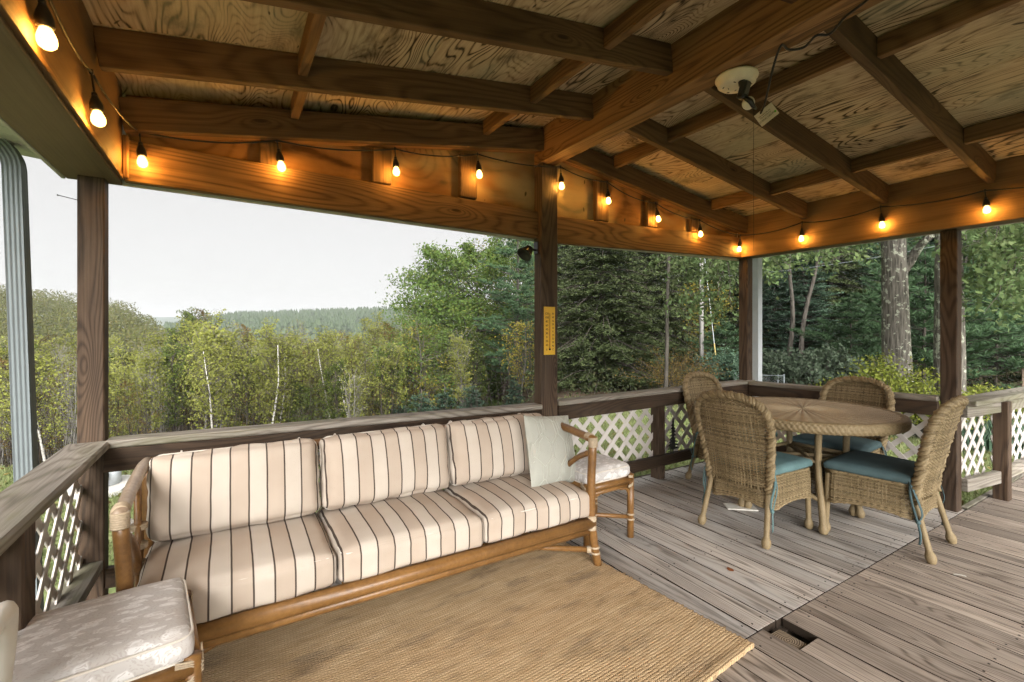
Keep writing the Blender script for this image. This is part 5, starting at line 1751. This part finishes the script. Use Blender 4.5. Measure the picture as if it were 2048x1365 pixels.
# slim twin trunks
slim = broadleaf('slim_tree', 8.0, .10, .6, 1.6, 24, 60, .11, 'lf_oak', 'bark_grey', up=.6, sig=.35, shape='oak')
plant(slim, 1572, 14.5, 'slim grey trunk left of a pair, right of the far corner post', vtop=330, H=8, rz=.3)
plant(slim, 1596, 15.5, 'slim grey trunk right of a pair, right of the far corner post', vtop=330, H=8, rz=2.3)
plant(slim, 1640, 17.5, 'slim grey trunk half hidden by spruces behind the wicker table', vtop=330, H=8, rz=4.3)

# the two oaks by the deck: trunk, limbs and leaf sprays that hang into view
def oak(u0, d0, u1, r0, label, limbs, sprays, ztop=5.5):
    b0 = at(u0, d0); z0 = ground_z(b0.x, b0.y)
    root = empty('oak_tree', (b0.x, b0.y, z0)); tag(root, label, 'tree', 'oaks beside the deck')
    o = Vector((b0.x, b0.y, z0))
    tp = at(u1, d0 * 1.0, ztop)
    pth = wig((0, 0, -.2), tp - o, 14, .012)
    m = MB()
    n = 20; vs = []
    for i, p in enumerate(pth):
        f = i / 13; r_ = r0 * (1 - .38 * f) * (1.30 if i == 0 else 1.12 if i == 1 else 1)
        for j in range(n):
            a = 2 * math.pi * j / n
            rr = r_ * (1 + .06 * mnoise.noise(Vector((math.cos(a) * 2, math.sin(a) * 2, i * .8))) + .025 * math.sin(a * 9 + i))
            vs.append((p.x + rr * math.cos(a), p.y + rr * math.sin(a), p.z))
    m.add(vs, [(i * n + j, i * n + (j + 1) % n, (i + 1) * n + (j + 1) % n, (i + 1) * n + j) for i in range(13) for j in range(n)])
    m.build('trunk', M['bark_oak' if r0 > .1 else 'bark_grey'], root, smooth=True)
    for pts, ra in limbs:
        q = [at(u, d, CAMH + (660 - v) / 930 * d) - o for u, v, d in pts]
        MB().tube(curve_pts(q, 14), [ra * (1 - .7 * i / 13) + .004 for i in range(14)], 9).build('limb', M['bark_oak'], root, smooth=True)
    cen = []; tw = MB()
    for u, v, d, su, sv, n in sprays:
        prev = None
        for i in range(n):
            uu, vv, dd = u + random.gauss(0, su), v + random.gauss(0, sv), d + random.gauss(0, .5)
            c = at(uu, dd, CAMH + (660 - vv) / 930 * dd) - o
            if i % 9 == 0:
                c0 = at(u + random.gauss(0, su * .4), d, CAMH + (660 - v + sv * 1.6) / 930 * d) - o
                tw.tube(wig(c0, c, 5, .12), [.008, .007, .005, .004, .003], 4, cap=False)
            k = 8
            cen.append(np.array(c) + rng.normal(size=(k, 3)) * .09)
    tw.build('twigs', M['bark_dark'], root)['kind'] = 'stuff'
    crown_obj('crown', np.concatenate(cen), .105, 'oak', M['lf_oak'], root, flat=.25)
    return root
oak(1800, 9.6, 1772, .265, 'thick oak trunk speckled with pale lichen left of the right-hand post',
    [([(1790, 560, 9.6), (1815, 530, 9.5), (1838, 495, 9.3), (1865, 470, 9.1), (1930, 430, 9.0)], .11), ([(1772, 420, 9.6), (1700, 440, 9.6), (1600, 470, 9.8), (1540, 490, 10)], .07)],
    [(1590, 505, 9.6, 45, 22, 90), (1680, 490, 9.8, 50, 18, 60), (1850, 440, 9.2, 60, 25, 80), (1540, 530, 9.8, 20, 25, 30)])
oak(1898, 8.3, 1893, .235, 'oak trunk standing directly behind the right-hand post',
    [([(1895, 470, 8.3), (1940, 480, 8.0), (1990, 510, 7.8), (2040, 520, 7.6)], .05)],
    [(2000, 490, 7.8, 45, 30, 150), (2030, 560, 7.6, 30, 35, 90), (1960, 570, 8.0, 30, 30, 45), (2060, 470, 7.6, 30, 40, 90)])
oak(1330, 11.5, 1340, .05, 'thin oak whose leafy branches hang left of the far corner post',
    [([(1336, 420, 11.4), (1370, 470, 11), (1420, 520, 10.6), (1440, 580, 10.4)], .03)],
    [(1390, 520, 10.6, 35, 22, 70), (1435, 560, 10.4, 30, 35, 100), (1405, 610, 10.4, 28, 22, 60), (1460, 530, 10.4, 20, 25, 50), (1350, 500, 11, 30, 15, 30)], 5.0)

# yellow-green shrub, iris leaves, low laurels
def shrub(u, d, rx, h, n, ls, mat, label, name='shrub', arch=1.0):
    p = at(u, d); z = ground_z(p.x, p.y)
    t = empty(name, (p.x, p.y, z)); tag(t, label, 'shrub')
    st = MB(); cen = []
    for i in range(n):
        an = random.uniform(0, 6.28); L = rx * math.sqrt(random.random()) * 1.1
        e = Vector((math.cos(an) * L, math.sin(an) * L, h * random.uniform(.55, 1.05) * (1 - .55 * (L / rx / 1.1) ** 2)))
        q = curve_pts([(random.gauss(0, .08), random.gauss(0, .08), 0), e * .5 + Vector((0, 0, h * .22 * arch)), e], 9)
        st.tube(q, [.007 * (1 - .7 * k / 8) + .002 for k in range(9)], 4, cap=False)
        for k in range(3, 9):
            m_ = 9
            cen.append(np.array(q[k]) + rng.normal(size=(m_, 3)) * np.array([.07, .07, .05]) * (h / 1.2))
    st.build('stems', M['bark_grey'], t)['kind'] = 'stuff'
    crown_obj('foliage', np.concatenate(cen), ls, 'rhomb', M[mat], t, flat=.2)
    return t
shrub(1775, 8.4, 1.05, 1.35, 170, .062, 'lf_shrub', 'bright yellow-green shrub at the foot of the lichen-covered oak')
shrub(1850, 8.0, .75, 1.0, 80, .06, 'lf_shrub', 'lower yellow-green shrub in front of the trunk behind the right post')
shrub(1975, 9.2, .9, .9, 60, .055, 'lf_shrub', 'arching yellowish shrub right of the right-hand post')
shrub(1560, 13, 1.0, 1.3, 90, .10, 'lf_laurel', 'grey-green laurel shrub by the wire fence')
shrub(1650, 12.5, 1.1, 1.4, 100, .10, 'lf_laurel', 'grey-green laurel shrub behind the back of the far chair')
shrub(1440, 13.5, .9, 1.2, 80, .09, 'lf_blue', 'blue-green low shrub beside the utility pole')
shrub(905, 15.5, .6, .75, 50, .07, 'lf_laurel', 'pale grey-green shrub among the small spruces')
shrub(1340, 12.5, 1.3, 1.7, 60, .05, 'lf_rust', 'thin brownish shrub at the foot of the hemlock', arch=.4)
p = at(1990, 7.4); z = ground_z(p.x, p.y)
ir = empty('iris_clump', (p.x, p.y, z)); tag(ir, 'clump of blue-green sword-shaped leaves behind the grey railing', 'plant')
ib = []
for i in range(260):
    b = Vector((random.gauss(0, .42), random.gauss(0, .22), 0)); h = random.uniform(.3, .62); an = random.uniform(0, 6.28); w = .017
    dx = Vector((math.cos(an), math.sin(an), 0)); pr = Vector((-dx.y, dx.x, 0)) * w
    ln = random.uniform(.1, .5) * h
    for t0, t1 in ((0, .5), (.5, 1)):
        a = b + dx * ln * t0 ** 2 + Vector((0, 0, h * t0)); c = b + dx * ln * t1 ** 2 + Vector((0, 0, h * t1 * (1 - .15 * t1)))
        if t1 == 1: ib += [a - pr * .8, a + pr * .8, c + pr * .08, c - pr * .08]
        else: ib += [a - pr, a + pr, c + pr * .8, c - pr * .8]
o = link('leaf_blade', mesh_np('leaf_blade', [tuple(v) for v in ib], np.arange(len(ib)).reshape(-1, 4), 4), M['lf_blue'], ir); o['kind'] = 'stuff'

# backdrop wood far right so that no sky shows between the trunks
def backdrop():
    vs = []; cen = []
    for i in range(420):
        u = random.uniform(1040, 2200); d = random.uniform(30, 58)
        p = at(u, d); z = ground_z(p.x, p.y); h = random.uniform(8, 13); r_ = random.uniform(1.4, 2.4)
        n = 260
        f = rng.uniform(0, 1, n); a = rng.uniform(0, 6.28, n); rr = r_ * (1 - f) ** .8 * rng.uniform(.5, 1, n) + .1
        cen.append(np.stack([p.x + rr * np.cos(a), p.y + rr * np.sin(a), z + h * (.04 + .96 * f)], 1))
    v, f, k = leaves(np.concatenate(cen), .5, 'spray', flat=.4)
    o = link('backdrop_wood', mesh_np('backdrop_wood', v, f, k), M['lf_hemlock'])
    tag(o, 'deep shadowy conifer wood beyond the nearer trees on the right', 'woods', kind='stuff')
backdrop()
def understory():
    cen = []
    for i in range(420):
        u = random.uniform(1060, 2150); d = random.uniform(12.5, 26)
        p = at(u, d); z = ground_z(p.x, p.y)
        n = 60
        q = rng.normal(size=(n, 3)) * np.array([.5, .5, .35]); q[:, 2] = np.abs(q[:, 2])
        cen.append(q + np.array((p.x, p.y, z)))
    v, f, k = leaves(np.concatenate(cen), .09, 'rhomb')
    o = link('understory', mesh_np('understory', v, f, k), leaf_mat('understory_leaves', [(.035, .05, .022), (.05, .07, .03), (.07, .055, .03), (.03, .038, .02)], .25, 0))
    tag(o, 'low dark undergrowth on the floor of the right-hand wood', 'undergrowth', kind='stuff')
understory()

# lawn blades and fallen leaves around the deck
def lawn():
    n = 90000
    dd = rng.uniform(3.4, 12.5, n); uu = rng.uniform(-150, 2200, n)
    P_ = np.array(FWD)[None] * dd[:, None] + np.array(RGT)[None] * ((uu - 1024) / 930 * dd)[:, None]
    keep = ~((P_[:, 0] > -.7) & (P_[:, 0] < 4.42) & (P_[:, 1] < 2.86)) & ~((P_[:, 1] < 1.15) & (P_[:, 0] > -.7))
    P_ = P_[keep]
    P_[:, 2] = [ground_z(a, b) for a, b in P_[:, :2]]
    m_ = len(P_)
    h = rng.uniform(.03, .075, m_)[:, None]; an = rng.uniform(0, 6.28, m_)
    w = np.stack([np.cos(an), np.sin(an), 0 * an], 1) * .0045 * (P_[:, :2] @ np.array(FWD[:2]))[:, None] ** .5
    lean = rng.normal(size=(m_, 3)) * .025; lean[:, 2] = 0
    tip = P_ + lean + np.array([0, 0, 1]) * h
    v = np.stack([P_ - w, P_ + w, tip], 1).reshape(-1, 3)
    o = link('grass', mesh_np('grass', v, np.arange(m_ * 3).reshape(-1, 3), 3), leaf_mat('grass_blades', [(.12, .165, .055), (.17, .215, .078), (.225, .255, .11), (.26, .245, .14)], .4, 0))
    tag(o, 'short green lawn around the deck', 'grass', kind='stuff')
    idx = rng.choice(m_, 2600, replace=False)
    c = P_[idx] + np.array([0, 0, .035])
    v, f, k = leaves(c, .075, 'oak', flat=1.2)
    o = link('fallen_leaves', mesh_np('fallen_leaves', v, f, k), leaf_mat('fallen_leaf_colours', [(.16, .10, .04), (.24, .19, .06), (.10, .06, .03), (.20, .20, .08)], .2, 0))
    tag(o, 'dry leaves scattered over the lawn', 'leaves', kind='stuff')
lawn()

# ------------------------------------------------------------------ things in the yard
M['pole_wood'] = bark_mat('pole_wood', (.13, .125, .115), (.27, .26, .24), None, (8, 8, 1))
p = at(1403, 15); z = ground_z(p.x, p.y)
up_ = empty('utility_pole', (p.x, p.y, z)); tag(up_, 'thin pale utility pole left of the far corner post', 'pole')
MB().tube([(0, 0, -.3), (0, 0, 6.2)], [.075, .055], 10).build('shaft', M['pole_wood'], up_, smooth=True)
MB().tube([(-.5, 0, 5.6), (.5, 0, 5.6)], .04, 6).build('crossarm', M['pole_wood'], up_)
a = at(1403, 15, 4.5); b_ = at(1438, 14.2); zb = ground_z(b_.x, b_.y)
gw = empty('guy_wire', (b_.x, b_.y, zb)); tag(gw, 'slanting guy wire with yellow guard beside the utility pole', 'wire')
ob = Vector((b_.x, b_.y, zb)); dv = a - ob
MB().tube([Vector((0, 0, 0)), dv], .008, 6).build('wire', M['gutter'], gw)
MB().tube([dv * .02, dv * .26], .018, 8).build('guard', simple('yellow_guard', (.36, .29, .10), .5), gw)
for (ua, va, da), (ub, vb, db), lab in (((1403, 555, 15), (2100, 440, 11), 'upper grey power line crossing the wood from the pole'), ((1403, 640, 15), (2100, 585, 11), 'lower dark power line crossing the wood from the pole')):
    A = at(ua, da, CAMH + (660 - va) / 930 * da); B = at(ub, db, CAMH + (660 - vb) / 930 * db)
    pts = [A.lerp(B, t) + Vector((0, 0, -.25 * 4 * t * (1 - t))) - A for t in np.linspace(0, 1, 16)]
    w = MB().tube(pts, .006, 5).build('power_line', M['gutter_grey'] if va < 600 else M['cord'], None, A); tag(w, lab, 'power line', 'power lines')
fp = at(1568, 12.2); fz = ground_z(fp.x, fp.y)
fe = empty('wire_fence', (fp.x, fp.y, fz)); tag(fe, 'galvanised wire fence with end post behind the corner of the deck', 'fence')
q0 = at(1470, 12.6) - fp; q0.z = 0
for k in (0, .12, 1):
    MB().tube([q0 * k + Vector((0, 0, -.2)), q0 * k + Vector((0, 0, .62))], .02 if k == 0 else .014, 8).build('fence_post', M['gutter_grey'], fe, smooth=True)
pole('top_bar', [Vector((0, 0, .58)), q0 + Vector((0, 0, .58))], .010, fe, 'gutter_grey')
wm = MB()
L_ = q0.length; ux = q0 / L_
s_ = -.55
while s_ < L_:
    for sg in (1, -1):
        a0, b0 = max(0, s_), min(L_, s_ + .55)
        za = (a0 - s_) if sg > 0 else .55 - (a0 - s_); zb_ = (b0 - s_) if sg > 0 else .55 - (b0 - s_)
        wm.tube([ux * a0 + Vector((0, 0, za)), ux * b0 + Vector((0, 0, zb_))], .0022, 3, cap=False)
    s_ += .07
wm.build('wire_mesh', M['gutter_grey'], fe)['kind'] = 'stuff'
# shed whose roof corner shows at the right edge
p = at(2082, 13); z = ground_z(p.x, p.y)
sh = empty('shed', (p.x, p.y, z), YAW - R(90)); tag(sh, 'weathered shed whose roof corner shows at the right edge', 'shed')
M['shed'] = simple('shed_boards', (.12, .09, .065), .85, .2, .3, 5)
for i in range(12):
    MB().cbox((-.45 + .18 * i, 0, .45), (.175, .03, 1.1), .004).build('wall_board', M['shed'], sh)
rf_ = MB().cbox((.5, .4, 1.2), (2.4, 1.6, .05), .01, Matrix.Rotation(R(-12), 3, 'X') @ Matrix.Rotation(R(-26), 3, 'Y')); rf_.build('roof', M['rail_cap'], sh)
# utility box and gravel by the left corner
p = at(205, 5.4); z = ground_z(p.x, p.y)
mb_ = empty('utility_housing', (p.x, p.y, z)); tag(mb_, 'round grey utility housing on a concrete pad below the left railing', 'utility housing')
M['concrete'] = simple('concrete', (.38, .37, .34), .9, .2, .2, 20, .3)
MB().lathe([(.36, 0), (.36, .06), (.34, .08), (.01, .08)], 32).build('pad', M['concrete'], mb_)
MB().lathe([(.17, .08), (.17, .22), (.155, .25), (.155, .30), (.12, .34), (.02, .35)], 28).build('housing', M['gutter'], mb_, smooth=True)
MB().lathe([(.10, 0), (.12, .03), (.10, .05), (.01, .05)], 24, (-.02, -.15, .20), rot_to((-.2, -1, .3))).build('cap', simple('dark_glass', (.02, .03, .05), .2, .6), mb_, smooth=True)
gv = []
for i in range(1500):
    gv.append((random.uniform(-.45, 1.2), random.uniform(2.86, 3.2), -.60 + random.uniform(0, .03)))
v, f, k = leaves(np.array(gv), .035, 'rhomb', flat=.3)
o = link('gravel', mesh_np('gravel', v, f, k), simple('gravel_stone', (.42, .42, .41), .9, .2, .4, 60)); tag(o, 'light gravel strip along the foot of the deck', 'gravel', kind='stuff')

# ------------------------------------------------------------------ evening haze over the valley
hz = MB().cbox((0, 0, 0), (5400, 5400, 84), .5).build('haze', None, None, (0, 0, 21))
hm = bpy.data.materials.new('pale_haze'); hm.use_nodes = True
hm.node_tree.nodes.clear()
ho = hm.node_tree.nodes.new('ShaderNodeOutputMaterial'); hv = hm.node_tree.nodes.new('ShaderNodeVolumePrincipled')
hv.inputs['Color'].default_value = (.86, .90, .95, 1); hv.inputs['Density'].default_value = .0005; hv.inputs['Anisotropy'].default_value = .2
hm.node_tree.links.new(hv.outputs[0], ho.inputs['Volume'])
hz.data.materials.append(hm); tag(hz, 'thin pale evening haze hanging over the valley', 'haze', kind='stuff')
